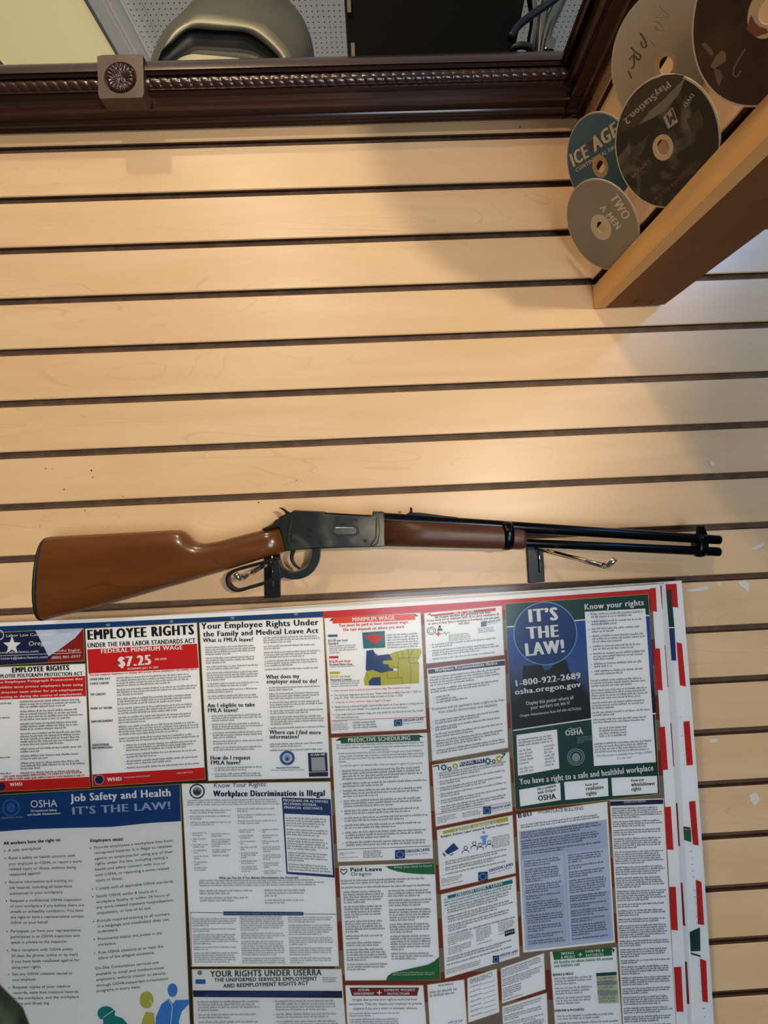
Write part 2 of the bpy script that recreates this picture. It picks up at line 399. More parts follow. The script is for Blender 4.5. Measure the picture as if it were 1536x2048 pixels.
# dark crown moulding along both walls (profile: picture row at column 458, distance out of the wall)
PROF = [(118, 0), (119, .040), (127, .056), (136, .057), (139, .053), (147, .049), (149, .040), (170, .040), (172, .047), (176, .048), (179, .043), (184, .041), (192, .036), (203, .033), (211, .035), (214, .037), (218, .036), (224, .027), (232, .018), (238, .016), (243, .013), (247, .009), (252, .008), (252.5, 0)]
prof = []
for py, p in PROF:
    p *= .85; c = at(458, py, -p); prof.append((p, c.z))
XC = C0.x+.004
mb = MB()
mb.grid([[V((x, -p, z)) for p, z in prof] for x in (XL, XC)], dark_wood)
mo = mb.build('trim_3', recalc=True); tag(mo, kind='structure')
mo.data.polygons.foreach_set('use_smooth', [True]*len(mo.data.polygons)); mo.modifiers.new('edges', 'EDGE_SPLIT').split_angle = .6
rz = at(458, 159.7, -.042).z; rr = .0088
mb = MB(); rows = []
n = 16; stepx = .00135; xx = -1.0
while xx < XC:
    rows.append([V((xx, -.036-rr*math.cos(a)*(1-.2*k), rz+rr*math.sin(a)*(1-.2*k))) for a in [2*math.pi*i/n for i in range(n)]
                 for k in [max(0, 1-abs(((a/(2*math.pi)*2.0+xx/.0142) % 1)-.5)*7)]])
    xx += stepx
mb.grid(rows, dark_wood, True)
o = mb.build('rope_bead', mo, True, label='twisted rope bead running along the moulding'); 
mb = MB()
mb.grid([[rp(t, p+.001, z-ZB) for p, z in prof] for t in (-.01, LT)], dark_wood)
o = mb.build('trim_4', recalc=True); tag(o, kind='structure')
# shelf on top of the walls
mb = MB(); mb.box((XL, -.003, ZTOP-.03), (XR, .62, ZTOP-.002), dark_wood)
o = mb.build('trim_5'); tag(o, kind='structure')
# ceiling with perforated tiles, floor
ZCE = ZC+1.6
tile = mat('perforated_ceiling_tile', 'D6D4CC', .8)
N, L, b = nodes(tile)
tc = N.new('ShaderNodeTexCoord'); sx = N.new('ShaderNodeSeparateXYZ'); L.new(tc.outputs['Object'], sx.inputs[0])
def _m(op, a, v, c=None):
    k = N.new('ShaderNodeMath'); k.operation = op
    if hasattr(a, 'links'): L.new(a, k.inputs[0])
    else: k.inputs[0].default_value = a
    if hasattr(v, 'links'): L.new(v, k.inputs[1])
    else: k.inputs[1].default_value = v
    return k.outputs[0]
fx = _m('SUBTRACT', _m('FRACT', _m('DIVIDE', sx.outputs[0], .01723), 0), .5); fy = _m('SUBTRACT', _m('FRACT', _m('DIVIDE', sx.outputs[1], .01494), 0), .5)
dd = _m('SQRT', _m('ADD', _m('MULTIPLY', fx, fx), _m('MULTIPLY', fy, fy)), 0)
hole = _m('LESS_THAN', dd, .13)
seam = _m('LESS_THAN', _m('FRACT', _m('DIVIDE', _m('ADD', sx.outputs[0], .64), .32), 0), .008)
seam2 = _m('LESS_THAN', _m('FRACT', _m('DIVIDE', _m('ADD', sx.outputs[1], .1), .62), 0), .005)
mx = N.new('ShaderNodeMix'); mx.data_type = 'RGBA'; L.new(_m('MAXIMUM', hole, _m('MULTIPLY', _m('MAXIMUM', seam, seam2), .35)), mx.inputs[0]); mx.inputs[6].default_value = lin('D6D4CC'); mx.inputs[7].default_value = lin('3A3733')
L.new(mx.outputs[2], b.inputs['Base Color'])
mb = MB(); mb.box((-3, -4.2, ZCE), (3, 3.5, ZCE+.05), tile); o = mb.build('ceiling'); tag(o, kind='structure')
mb = MB(); mb.box((-3, -4.2, -.05), (3, 3.5, 0), mat('floor_grey', '6F665C', .6)); o = mb.build('floor'); tag(o, kind='structure')
#@@LEDGE
# ------------------------------------------------------------------ rosette block on the moulding
c = at(240, 152, -.050)
t = thing('rosette_block', V((c.x, -.025, at(240, 195, -.050).z)), 'dark square wooden block with a carved round flower on the crown moulding', 'moulding block')
x0, x1 = at(195.5, 152, -.050).x, at(287, 152, -.050).x; zt, zb = at(240, 109, -.050).z, at(240, 196, -.050).z
mb = MB(); R0 = .0225; cx, cz = c.x+.0005, at(240, 155, -.050).z; n = 40
sq = []
for k in range(n):
    a = 2*math.pi*k/n; ca, sa = math.cos(a), math.sin(a); s_ = min((x1-cx if ca > 0 else cx-x0)/max(abs(ca), 1e-6), (zt-cz if sa > 0 else cz-zb)/max(abs(sa), 1e-6))
    sq.append((cx+ca*s_, cz+sa*s_))
ring = lambda r, y: [V((cx+r*math.cos(2*math.pi*k/n), y, cz+r*math.sin(2*math.pi*k/n))) for k in range(n)]
mb.grid([[V((x, -.031, z)) for x, z in sq], [V((x, -.050, z)) for x, z in sq], ring(R0, -.050), ring(R0*.96, -.0475), ring(R0*.8, -.0455)], block_wood, True)
mb.face(ring(R0*.82, -.0457), block_wood)
mb.build('block', t, recalc=True)
mb = MB(); rows = []; n = 144
for r, h in ((.0192, .000), (.0190, .004), (.0175, .0062), (.015, .0068), (.010, .0055), (.006, .003), (.0045, .001), (.0035, .0016), (.001, .0035)):
    rows.append([V((cx+r*(1+.05*q)*math.cos(a), -.0455-h*(1+.25*q), cz-.001+r*(1+.05*q)*math.sin(a))) for a in [2*math.pi*k/n for k in range(n)] for q in [abs(math.cos(a*9))*2-1 if r > .005 else 0]])
mb.grid(rows, mat('varnished_carving', '3C2118', .12, 0, .7, 0, .6), True); mb.face(rows[-1], mat('varnished_carving', '3C2118'))
mb.build('carved_flower', t, True, label='glossy fluted flower set in the round recess')
# ------------------------------------------------------------------ light panel in the ceiling
zc = ZCE-.002
A = lambda x, y, dz=0: at_z(x, y, zc-dz)
t = thing('ceiling_light', at_z(60, 60, zc), 'large cream flat panel in a grey metal frame on the ceiling', 'ceiling light')
mb = MB()
mb.prism([A(-237, -150, .01), A(80, -150, .01), A(265, 168, .01), A(42, 168, .01)], [A(-237, -150), A(80, -150), A(265, 168), A(42, 168)], mat('cream_diffuser', 'EFDCA2', .6, 0, .3, .38))
mb.build('diffuser', t)
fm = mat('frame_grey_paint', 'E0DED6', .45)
for a, b_, dz, mm in (((80, -150, 265, 168), (89, -150, 272, 168), .03, mat('frame_dark_grey', '7C7A74', .5)), ((89, -150, 272, 168), (122, -150, 296, 168), .025, fm), ((122, -150, 296, 168), (131, -150, 304, 168), .02, mat('frame_light', 'DAD6C8', .4)), ((131, -150, 304, 168), (162, -150, 326, 168), .015, fm), ((162, -150, 326, 168), (169, -150, 331, 168), .022, mat('frame_white_edge', 'F4F4F2', .4))):  # thin dark grey edge rail first, then the paler rails
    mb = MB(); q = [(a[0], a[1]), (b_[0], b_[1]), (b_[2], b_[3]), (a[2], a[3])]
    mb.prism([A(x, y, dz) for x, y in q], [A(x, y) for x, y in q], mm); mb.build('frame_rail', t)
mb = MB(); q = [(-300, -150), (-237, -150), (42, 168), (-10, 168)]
mb.prism([A(x, y, .02) for x, y in q], [A(x, y) for x, y in q], mat('frame_dark_grey', '6F6D68')); mb.build('frame_rail', t)
# ------------------------------------------------------------------ things standing on the shelf
def rs(pts, n):
    P = [V((x, y)) for x, y in pts]; d = [0]
    for a, b_ in zip(P, P[1:]): d.append(d[-1]+(b_-a).length)
    out = []
    for i in range(n):
        s_ = d[-1]*i/(n-1); j = 0
        while j < len(d)-2 and d[j+1] < s_: j += 1
        out.append(P[j].lerp(P[j+1], (s_-d[j])/max(1e-9, d[j+1]-d[j])))
    return out
c = at(465, 125, .08)
t = thing('metal_hood', V((c.x, .08, ZTOP-.002)), 'large dull grey metal hood with an arched opening on the shelf', 'metal hood')
outer = smooth_path([(292, 150), (306, 104), (324, 67), (341, 45), (371, 17), (398, -12), (440, -45), (520, -52), (560, -25), (578, 0), (601, 28), (615, 56), (626, 92), (632, 150)], 5)
ridge = smooth_path([(300, 150), (318, 108), (338, 62), (365, 38), (398, 16), (470, 13), (505, 18), (530, 40), (556, 72), (585, 108), (600, 150)], 5)
low = smooth_path([(306, 150), (322, 106), (345, 62), (372, 42), (399, 27), (458, 32), (497, 40), (528, 48), (556, 74), (580, 106), (592, 150)], 5)
arch = smooth_path([(312, 150), (318, 110), (341, 87), (368, 63), (388, 57), (430, 60), (486, 63), (514, 76), (542, 98), (562, 120), (572, 150)], 5)
inn = smooth_path([(336, 150), (350, 122), (380, 109), (408, 110), (447, 113), (486, 118), (500, 122), (520, 150)], 5)
NP = 48
R_ = [([V((x, y)) for x, y in rs(p, NP)], yy) for p, yy in ((outer, .16), (outer, .14), (ridge, .08), (low, .067), (arch, .064), (arch, .071), (inn, .078))]
ctr = V((465, 110))
def rowp(pl, yy, s_=1.0): return [at(ctr.x+(p.x-ctr.x)*s_, ctr.y+(p.y-ctr.y)*s_, yy) for p in pl]
mb = MB(); mid = [a.lerp(b_, .5) for a, b_ in zip(R_[1][0], R_[2][0])]
mb.grid([rowp(R_[0][0], .19, .8), rowp(R_[0][0], .165), rowp(R_[1][0], .135), rowp(mid, .094), rowp(R_[2][0], .074), rowp(R_[3][0], .063)], grey_metal)
mb.build('shell', t, True)
mb = MB(); mb.grid([rowp(R_[3][0], .063), rowp([a.lerp(b_, .5) for a, b_ in zip(R_[3][0], R_[4][0])], .058), rowp(R_[4][0], .061), rowp(R_[4][0], .072, .985)], grey_metal)
mb.build('rim', t, True)
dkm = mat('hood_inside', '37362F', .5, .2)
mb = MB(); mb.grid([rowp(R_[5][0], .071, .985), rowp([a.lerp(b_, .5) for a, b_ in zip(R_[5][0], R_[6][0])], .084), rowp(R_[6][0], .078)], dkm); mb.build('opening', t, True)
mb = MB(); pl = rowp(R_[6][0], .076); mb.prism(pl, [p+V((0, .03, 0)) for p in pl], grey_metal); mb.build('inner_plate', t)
# black box
c = at(870, 125, .05)
t = thing('black_box', V((c.x, .12, ZTOP-.002)), 'tall matte black box standing on the shelf above the wall', 'box')
mb = MB(); fr_ = [at(x, y, .045) for x, y in ((708, 165), (1020, 150), (1073, -120), (681, -120))]
mb.prism(fr_, [p+V((0, .2, 0)) for p in fr_], mat('box_black', '070707', .8, 0, .08)); mb.build('body', t, bevel=.003)
for x, y in ((698, 10), (706, 100)):
    mb = MB(); p = at(x, y, .039); mb.box(p+V((-.003, 0, -.012)), p+V((.003, .008, .012)), mat('dull_latch', '7A705C', .35, .9)); mb.build('latch', t, label='small worn metal latch on the box edge')
# chrome stand + cable
c = at(1080, 110, .07)
t = thing('chrome_stand', V((c.x, .12, ZTOP-.002)), 'shiny chrome legs behind the black box in the shelf corner', 'stand')
for pts, r in ((((1060, 160), (1062, 90), (1068, 40), (1058, -30)), .0075), (((1080, 160), (1080, 95), (1085, 30), (1106, -40)), .0085), (((1081, 150), (1092, 70), (1112, 20), (1140, -40)), .010)):
    mb = MB(); mb.tube([at(x, y, .08) for x, y in smooth_path(pts, 6)], r, mat('dull_chrome', '9A968C', .18, 1), 14); mb.build('leg', t, True)
mb = MB(); q = [at(x, y, .062) for x, y in ((1091, 72), (1113, 74), (1110, 98), (1090, 97))]; mb.prism(q, [p+V((0, .02, 0)) for p in q], mat('dull_chrome', '9A968C')); mb.build('clamp', t, bevel=.002)
mb = MB(); mb.tube([at(x, y, .04) for x, y in smooth_path([(1020, 75), (1041, 48), (1075, 22), (1112, -4), (1150, -40)], 6)], .0055, black_plastic, 10)
tag(mb.build('cable', None, True), 'black cable crossing in front of the chrome stand', 'cable')
mb = MB(); mb.tube([at(1044+19*math.cos(a), 102+11*math.sin(a), .03+.008*math.sin(a)) for a in [2*math.pi*k/30 for k in range(31)]], .0048, black_plastic, 10)
tag(mb.build('cable_loop', None, True), 'small dark loop of cable lying beside the black box', 'cable')
#@@RIFLE
# ------------------------------------------------------------------ lever-action rifle on two hooks
YR = -.040
PX = (DW+YR)/F
t = thing('lever_action_rifle', at(640, 1110, YR), 'lever-action rifle with walnut stock and blued barrel on wall hooks', 'rifle')
def P3(x, y, d=0): return at(x, y, YR)+V((0, d, 0))
def slab(pts, th, m, name, bevel=.0015, parent=t, dy=0, label=None, smooth=False):
    a = [P3(x, y, dy) for x, y in pts]; mb = MB(); mb.prism([p+V((0, -th/2, 0)) for p in a], [p+V((0, th/2, 0)) for p in a], m)
    return mb.build(name, parent, smooth, bevel, label)
def oval(stations, m, name, e=2.4, parent=t, n=28, label=None):
    """stations: (top x,y, bottom x,y, half thickness)"""
    rings = []
    for tx, ty, bx, by, th in stations:
        a, b_ = P3(tx, ty), P3(bx, by); c = (a+b_)/2; h = (a-b_)/2; r = []
        for k in range(n):
            q = 2*math.pi*k/n; ca, sa = math.cos(q), math.sin(q)
            r.append(c+h*(math.copysign(abs(sa)**(2/e), sa))+V((0, th*math.copysign(abs(ca)**(2/e), ca), 0)))
        rings.append(r)
    mb = MB(); mb.loft(rings, m); return mb.build(name, parent, True, 0, label)
oval([(96, 1074.5, 86, 1240, .017), (101, 1073, 92, 1240, .0195), (142, 1070.5, 128, 1231, .021), (206, 1067.5, 197, 1213.5, .0215), (280, 1063.5, 275, 1192, .0215), (345, 1060, 340, 1173, .021), (361, 1060, 356, 1169, .021), (370, 1063, 366, 1166, .021),
      (378, 1070, 376, 1163, .0205), (388, 1080, 388, 1159.5, .020), (400, 1085.3, 400, 1156, .0195), (415, 1086, 415, 1151.5, .019), (440, 1081.5, 442, 1143.5, .018), (490, 1068.5, 497, 1126.5, .0175), (530, 1058.5, 543, 1112, .0175), (562, 1054, 575, 1102, .0175)], stock_wood, 'stock')
oval([(95, 1074.5, 86, 1241.5, .018), (91, 1078, 82.5, 1240, .019), (89, 1088, 80.5, 1231, .018)], black_plastic, 'butt_plate', label='thin black plate on the butt of the stock')
rec = [(592.8, 1020.4), (651, 1023.2), (651, 1028.5), (700, 1031), (742, 1033.2), (745, 1031), (745, 1023), (767, 1023.4), (768.8, 1028), (769.5, 1060), (769.5, 1092), (741, 1093), (700, 1094), (643, 1094.6), (612, 1097), (575, 1101), (570, 1080), (562.8, 1054), (546, 1057.5), (530, 1061), (529, 1057), (549, 1049), (556, 1040), (570, 1034), (584, 1026)]
slab(rec, .030, receiver_m, 'receiver', .003)
for pts, nm, lb in (([(577, 1083), (581, 1052), (587, 1031), (589.5, 1030), (586, 1060), (582, 1086)], 'rear_step', None), ([(752, 1036), (757, 1033), (760, 1062), (756, 1085), (745, 1092), (741, 1088), (751, 1074)], 'front_step', None)):
    slab(pts, .0345, receiver_m, nm, .0014)
slab([(651.5, 1025), (742, 1030.5), (742, 1036), (651.5, 1031)], .022, blued, 'bolt', .001)
slab([(560, 1048), (553, 1046), (561, 1034), (573, 1028), (569, 1022), (561, 1016.5), (558.8, 1014.8), (566, 1015.8), (573, 1020.5), (578, 1024), (584, 1025), (583, 1040), (572, 1050)], .012, lever_m, 'hammer', .0012)
# loading gate
g = [(665.7+8+ (53.3-16)*0, 0)]
pill = [(674+9.6*math.cos(a), 1061.3+9.6*math.sin(a)) for a in [math.pi/2+math.pi*k/8 for k in range(9)]]+[(709.5+9.6*math.cos(a), 1061.3+9.6*math.sin(a)) for a in [-math.pi/2+math.pi*k/8 for k in range(9)]]
o = slab(pill, .0315, black_plastic, 'loading_gate', .0006)
pi2 = [(692+(x-692)*.86, 1061.3+(y-1061.3)*.78) for x, y in pill]
slab(pi2, .0325, mat('bright_gate', '8C8A80', .2, 1), 'gate_cover', .001, o, label='bright steel loading cover')
for x, y, r in ((623.5, 1057.6, 4.6), (622.7, 1069.3, 3.6), (586.8, 1069.3, 3.6), (713.3, 1039.9, 2.2), (687.3, 1047.8, 3), (731.3, 1080.3, 3.2)):
    slab([(x+r*math.cos(a), y+r*math.sin(a)) for a in [2*math.pi*k/14 for k in range(14)]], .033, lever_m, 'screw', .0006)
# lever: loop and trigger guard in one bar
def bar(path, wd, th, m, name, dy=0, closed=False, parent=t):
    P = [V((x, y)) for x, y in path]; n = len(P); mb = MB(); rings = []
    for i in range(n):
        a = P[i-1] if (i or closed) else P[i]; b_ = P[(i+1) % n] if (i < n-1 or closed) else P[i]
        tn = (b_-a).normalized(); nn = V((-tn.y, tn.x))*(wd[i] if isinstance(wd, list) else wd)/2
        A_, B_ = P3(*(P[i]+nn), dy), P3(*(P[i]-nn), dy)
        rings.append([A_+V((0, -th/2, 0)), B_+V((0, -th/2, 0)), B_+V((0, th/2, 0)), A_+V((0, th/2, 0))])
    if closed: rings.append(rings[0])
    mb.loft(rings, m, not closed); return mb.build(name, parent, False, .0009)
lp = smooth_path([(556, 1118), (530, 1124), (500, 1132), (474, 1139.5), (460, 1148), (456.5, 1161), (463, 1174), (478, 1180), (503, 1173.5), (530, 1165.5), (549, 1156), (558, 1140)], 5, True)
bar(lp, 6.2, .012, lever_m, 'lever_loop', 0, True)
gp = smooth_path([(548, 1118), (556, 1124), (561, 1138), (572, 1147), (590, 1150.5), (608, 1147), (622, 1137), (631, 1121), (633.5, 1106), (634, 1094)], 5)
bar(gp, [9+6*min(1, i/12) for i in range(len(gp))], .012, lever_m, 'trigger_guard')
slab([(548, 1122), (560, 1118), (563, 1145), (572, 1152), (556, 1160), (547, 1160)], .0125, lever_m, 'lever_web', .001)
tp = smooth_path([(588, 1098), (584, 1110), (584.5, 1120), (590, 1130), (600, 1138)], 5)
bar(tp, [9-6*i/len(tp) for i in range(len(tp))], .006, lever_m, 'trigger')
# forearm, barrel, magazine
oval([(769, 1037.5, 769, 1092.5, .0165), (850, 1042, 850, 1094.5, .0175), (930, 1047, 930, 1096.5, .0172), (1003, 1052, 1003, 1098, .016), (1024, 1055.5, 1024, 1098.5, .0155), (1040, 1057.5, 1040, 1098.5, .0153), (1046.5, 1060, 1046.5, 1097, .0145)], fore_wood, 'forearm', 2.3)
def cyl(x0, y0, r0, x1, y1, r1, m, name, n=24, parent=t, hollow=False, label=None):
    mb = MB(); a, b_ = P3(x0, y0), P3(x1, y1)
    pth = [a, b_]; rr_ = [r0*PX, r1*PX]
    if hollow: pth += [b_, b_+(a-b_).normalized()*.02]; rr_ += [r1*PX*.5, r1*PX*.5]
    d = (b_-a).normalized(); u = d.orthogonal().normalized(); v = d.cross(u)
    mb.loft([[p+(u*math.cos(2*math.pi*k/n)+v*math.sin(2*math.pi*k/n))*q for k in range(n)] for p, q in zip(pth, rr_)], m)
    o = mb.build(name, parent, True, 0, label); o.modifiers.new('edges', 'EDGE_SPLIT').split_angle = .7; return o
cyl(765, 1037.5, 12.5, 1437.5, 1079.8, 9.3, blued, 'barrel', 28, t, True)
cyl(1035, 1085, 8.6, 1436.5, 1103.6, 9.3, blued, 'magazine_tube', 28)
def band(x, y0, y1, th, wd, name, sl=0):
    st = []
    for k, g_ in ((-wd/2, .94), (-wd/2+1.5, 1), (0, 1.05), (wd/2-1.5, 1), (wd/2, .94)):
        h = (y1-y0)/2*g_; c_ = (y0+y1)/2
        st.append((x+k+sl, c_-h, x+k-sl, c_+h, th*g_))
    o = oval(st, blued, name, 2.3); return o
band(1012.5, 1043, 1099.5, .0172, 19, 'barrel_band')
band(1399.5, 1067, 1113.5, .0095, 17, 'front_band')
slab([(1393, 1069), (1394.5, 1051.5), (1406, 1051.2), (1413, 1067), (1413, 1072), (1393, 1072)], .004, blued, 'front_sight', .0008)
o = slab([(811, 1030), (817, 1025), (840, 1025.5), (868, 1029), (890, 1032), (914, 1034.5), (918, 1040), (900, 1040), (812, 1034)], .008, blued, 'rear_sight', .0008)
slab([(819, 1026), (820.5, 1013.5), (824, 1017), (825, 1026)], .007, blued, 'sight_blade', .0004, o)
# ------------------------------------------------------------------ peg hooks that carry the rifle
def hook(q, path, tip, label):
    c_ = at((q[0][0]+q[1][0])/2, q[2][1], -.003)
    h = thing('peg_hook', c_, label, 'wall hook', 'peg hooks under the rifle')
    mb = MB(); a = [at(x, y, -.001) for x, y in q]; mb.prism([p+V((0, -.004, 0)) for p in a], a, black_metal); mb.build('back_plate', h, bevel=.0008)
    mb = MB(); mb.tube([at(x, y, yy) for x, y, yy in path], .0032, chrome, 12)
    r_ = mb.build('rod', h, True, label='thin chrome rod')
    mb = MB(); mb.tube([at(x, y, yy) for x, y, yy in tip], .0036, chrome, 14); mb.build('upturned_tip', r_, True)
    mb = MB(); (x, y, yy) = path[0]; p = at(x, y, 0)
    mb.tube([p+V((.001, -.007, .012)), p+V((.001, -.007, -.035))], .0014, chrome, 8); mb.build('wire', h, True)
    return h
hook([(529, 1108), (561, 1106), (562, 1194), (530, 1196)], [(546, 1126, -.006), (527, 1132, -.05), (506, 1144, -.085), (485, 1155.5, -.12)], [(485, 1155.5, -.12), (480, 1158, -.126), (472, 1148, -.13)], 'chrome peg hook seen through the rifle lever loop')
hook([(1052, 1092), (1084, 1090), (1088, 1163), (1056, 1166)], [(1073, 1097, -.006), (1110, 1106, -.04), (1160, 1119, -.08), (1207, 1131.5, -.12)], [(1207, 1131.5, -.12), (1214, 1131.5, -.126), (1229, 1118.5, -.135)], 'chrome peg hook under the end of the rifle forearm')
#@@POSTERS
# ------------------------------------------------------------------ laminated posters
def depth(px, py):
    tt = max(0, min(1.1, (py-1165)/880)); return .011+.022*tt*tt*(1-.75*min(1, ((px-600)/800)**2))
def surf(px, py, layer=0): return at(px, py, -depth(px, py)-.0004*layer)
def back(d): return lambda px, py, layer=0: at(px, py, -d-.003*max(0, (py-1165)/880)-.0003*layer)
def edge_grid(sh, q, bow_t, bow_r, m, layer=0, nu=46, nv=32, pick=None):
    (ax, ay), (bx, by), (cx, cy), (dx, dy) = q; mb = sh.mb; pts = []
    for j in range(nv+1):
        v = j/nv; r = []
        for i in range(nu+1):
            u = i/nu
            x = (ax*(1-u)+bx*u)*(1-v)+(dx*(1-u)+cx*u)*v+bow_r*math.sin(math.pi*v)*u; y = (ay*(1-u)+by*u)*(1-v)+(dy*(1-u)+cy*u)*v+bow_t*math.sin(math.pi*u)*(1-v)
            r.append(sh.sur(x, y, layer))
        pts.append(r)
    if pick is None: mb.grid(pts, m, flip=True)
    else:
        i0 = len(mb.v); n = nu+1
        for r in pts: mb.v += [tuple(p) for p in r]
        for j in range(nv):
            for i in range(nu):
                mb.f.append((i0+j*n+i, i0+j*n+i+1, i0+(j+1)*n+i+1, i0+(j+1)*n+i)); mb.m.append(mb.mi(pick((i+.5)/nu, (j+.5)/nv)))
# back poster, only its right margin shows
t = thing('labor_law_poster', at(1380, 2110, -.006), 'rearmost laminated poster, its margin showing widest at the right', 'poster', 'stacked laminated posters')
sh = Sheet(back(.005)); edge_grid(sh, [(-8, 1252), (1363, 1161), (1432, 2110), (-8, 2135)], 0, 3, ink('paper'), 0, 10, 30)
for q, k in ((((1326, 1168.7), (1353, 1167.5), (1356.5, 1215), (1328, 1213)), 'red'), (((1331, 1180), (1343, 1179), (1344.6, 1206), (1333, 1207)), 'brown'), (((1331, 1206), (1344.6, 1206), (1349, 1254), (1334, 1254)), 'dgreen'),
             (((1335, 1257), (1349, 1256), (1352.6, 1321), (1340, 1321)), 'blue'), (((1353, 1284.5), (1363.8, 1286.7), (1372, 1373.5), (1360, 1370.5)), 'red'), (((1367, 1443.8), (1379, 1442), (1386, 1529.7), (1373.4, 1531)), 'red'),
             (((1378, 1603.4), (1390.6, 1602), (1397.5, 1691), (1386, 1689)), 'red'), (((1391.6, 1759.7), (1403, 1764), (1408.4, 1850), (1396, 1848.8)), 'red'), (((1400, 1917.5), (1412.5, 1922), (1416, 2005), (1405, 2003)), 'red'),
             (((1360, 1652), (1381, 1655), (1381.5, 1659), (1360, 1657)), 'maroon'), (((1360, 1658), (1382, 1659.7), (1382.8, 1684.7), (1362, 1678)), 'ngreen'), (((1376, 1866), (1400, 1855), (1401, 1902), (1378, 1903)), 'dgreen'), (((1378, 1904), (1401, 1911), (1401, 1914), (1378, 1908)), 'brown')):
    sh.quad(q, ink(k), 1 if k != 'brown' else 1.4)
for y in list(range(1415, 1530, 19))+list(range(1690, 1850, 13))+list(range(1915, 2080, 17)):
    x = 1341+(y-1206)*.075; x2 = 1347+(y-1206)*.081; sh.line([(x+random.uniform(2, 6), y), (x2-3, y)], 1.4, ink('lgrey'), 1)
sh.mb.build('sheet', t, recalc=False)
sh = Sheet(back(.0064)); edge_grid(sh, [(-10, 1232), (1380, 1146), (1440, 2110), (-10, 2135)], 0, 3, clear, 0, 8, 20); sh.mb.build('laminate', t, recalc=False)
# middle poster
t = thing('labor_law_poster', at(1360, 2110, -.01), 'middle laminated poster, a thin white and red strip between the other two', 'poster', 'stacked laminated posters')
sh = Sheet(back(.0085)); edge_grid(sh, [(-8, 1254), (1331, 1167.5), (1392, 2110), (-8, 2135)], 0, 4, ink('white'), 0, 8, 30)
for q in (((1316, 1172), (1323, 1171), (1325, 1218), (1318, 1218)), ((1326, 1289), (1330.7, 1290), (1337, 1375), (1331, 1375)), ((1337, 1445), (1342.8, 1447), (1348.4, 1533), (1342, 1533)), ((1347, 1605), (1355, 1606.6), (1360, 1692.5), (1352, 1691)), ((1357, 1764.4), (1365, 1766), (1370.6, 1852), (1363, 1850)), ((1367, 1922), (1374, 1924), (1379, 2008), (1373, 2008))):
    sh.quad(q, ink('dred'), 1)
sh.mb.build('sheet', t, recalc=False)
# front poster
FP = thing('labor_law_poster', at(640, 2120, -.025), 'front laminated labor law poster crowded with printed notice panels below the rifle', 'poster', 'stacked laminated posters')
sh = Sheet(surf); edge_grid(sh, [(-16, 1246), (1320, 1168), (1379, 2110), (-12, 2130)], 7, 4, ink('paper'), 0); sh.mb.build('sheet', FP, recalc=False)
def pick(u, v):
    if v < .022: return ink('dblue') if u < .5 else ink('red')
    if u < .5: return ink('dkbrown') if v > .35 or u > .27 else ink('navy')
    k = int((v*905+14)/108*2) % 2
    return ink('bgred') if k == 0 else ink('gbrown')
sh = Sheet(surf); edge_grid(sh, [(-11, 1253), (1303, 1178), (1354, 2105), (-4, 2124)], 7, 3, None, .3, 60, 92, pick)
for q in (((1300, 1176.6), (1311.5, 1175.6), (1314, 1223.7), (1302, 1222)), ((1307, 1296.7), (1319.7, 1297), (1325.4, 1381), (1312.3, 1379)), ((1317, 1454.7), (1329.7, 1453), (1336, 1539), (1323.4, 1540.6)), ((1328, 1614.4), (1341.6, 1613), (1347, 1700), (1333.8, 1698.8)), ((1338.4, 1773.8), (1351.6, 1773.8), (1356, 1861), (1343, 1859.7)), ((1347.8, 1934.7), (1362.5, 1933), (1367, 2023.8), (1353, 2023.8))):
    sh.quad(q, ink('red'), .4)
for x, y in ((216, 1250), (343, 1243), (465, 1236), (592, 1228)):
    sh.poly([(x+r*math.cos(a)*1.2, y+r*math.sin(a)*.8) for k in range(10) for r, a in [((5 if k % 2 == 0 else 2), -math.pi/2+k*math.pi/5)]], ink('silver'), .5)
sh.mb.build('background_print', FP, recalc=False, label='dark stars and stripes background with red dashed border')
I = ink
#@@PANELS
p = Panel(surf, [(-12, 1266), (166.5, 1257), (168, 1320.6), (-10, 1331)], 'navy', 'navy, white and red compliance center panel with a white star')
p.poly([(70, 1260.5), (166.5, 1257.2), (150, 1276), (120, 1298), (97, 1313), (86, 1290)], I('lblue'), 1.3); p.poly([(166.5, 1259), (168, 1320.6), (92, 1325), (113, 1304), (142, 1284)], I('dred'), 1.4)
p.poly([(x0_*19+24, y0_*19+1291) for k in range(10) for r in [(1 if k % 2 == 0 else .42)] for x0_, y0_ in [(r*math.sin(k*math.pi/5), -r*math.cos(k*math.pi/5))]], I('white'), 1.6)
p.disc(0, 1270, 8, 10, I('lblue'), 1.6, .75)
p.text('Labor Law Compliance Center', 11.7, 1274, 144, 1269.5, 5.5, I('white')); p.text('Oregon', 56.8, 1291.5, 103.4, 1289.4, 8.5, I('white')); p.text('www.laborlawcc.com', -5, 1307.8, 77.6, 1304.5, 5, I('white'))
p.text('Combo English', 105.5, 1303.7, 160.7, 1302.4, 4.8, I('white')); p.text('Posters@laborlawcc.com', -4, 1319.5, 95.8, 1316, 5, I('white')); p.text('(800) 801-0597', 102.9, 1318, 161.5, 1315, 5.2, I('white')); p.line([(-8, 1312), (163, 1305)], .9, I('white'))
p.done(FP)
p = Panel(surf, [(-12, 1335), (170, 1328), (179.5, 1574.5), (-12, 1583)], 'paper', 'polygraph protection notice with a red block of text')
p.text('EMPLOYEE RIGHTS', 24, 1345.4, 139.3, 1340, 10, I('black'), 2); p.text('EMPLOYEE POLYGRAPH PROTECTION ACT', -11, 1356.6, 165.4, 1350.6, 7.4, I('black'), 1)
p.quad([(-12, 1360), (170.5, 1351.9), (172, 1392), (-12, 1400)], I('red'), 1.4)
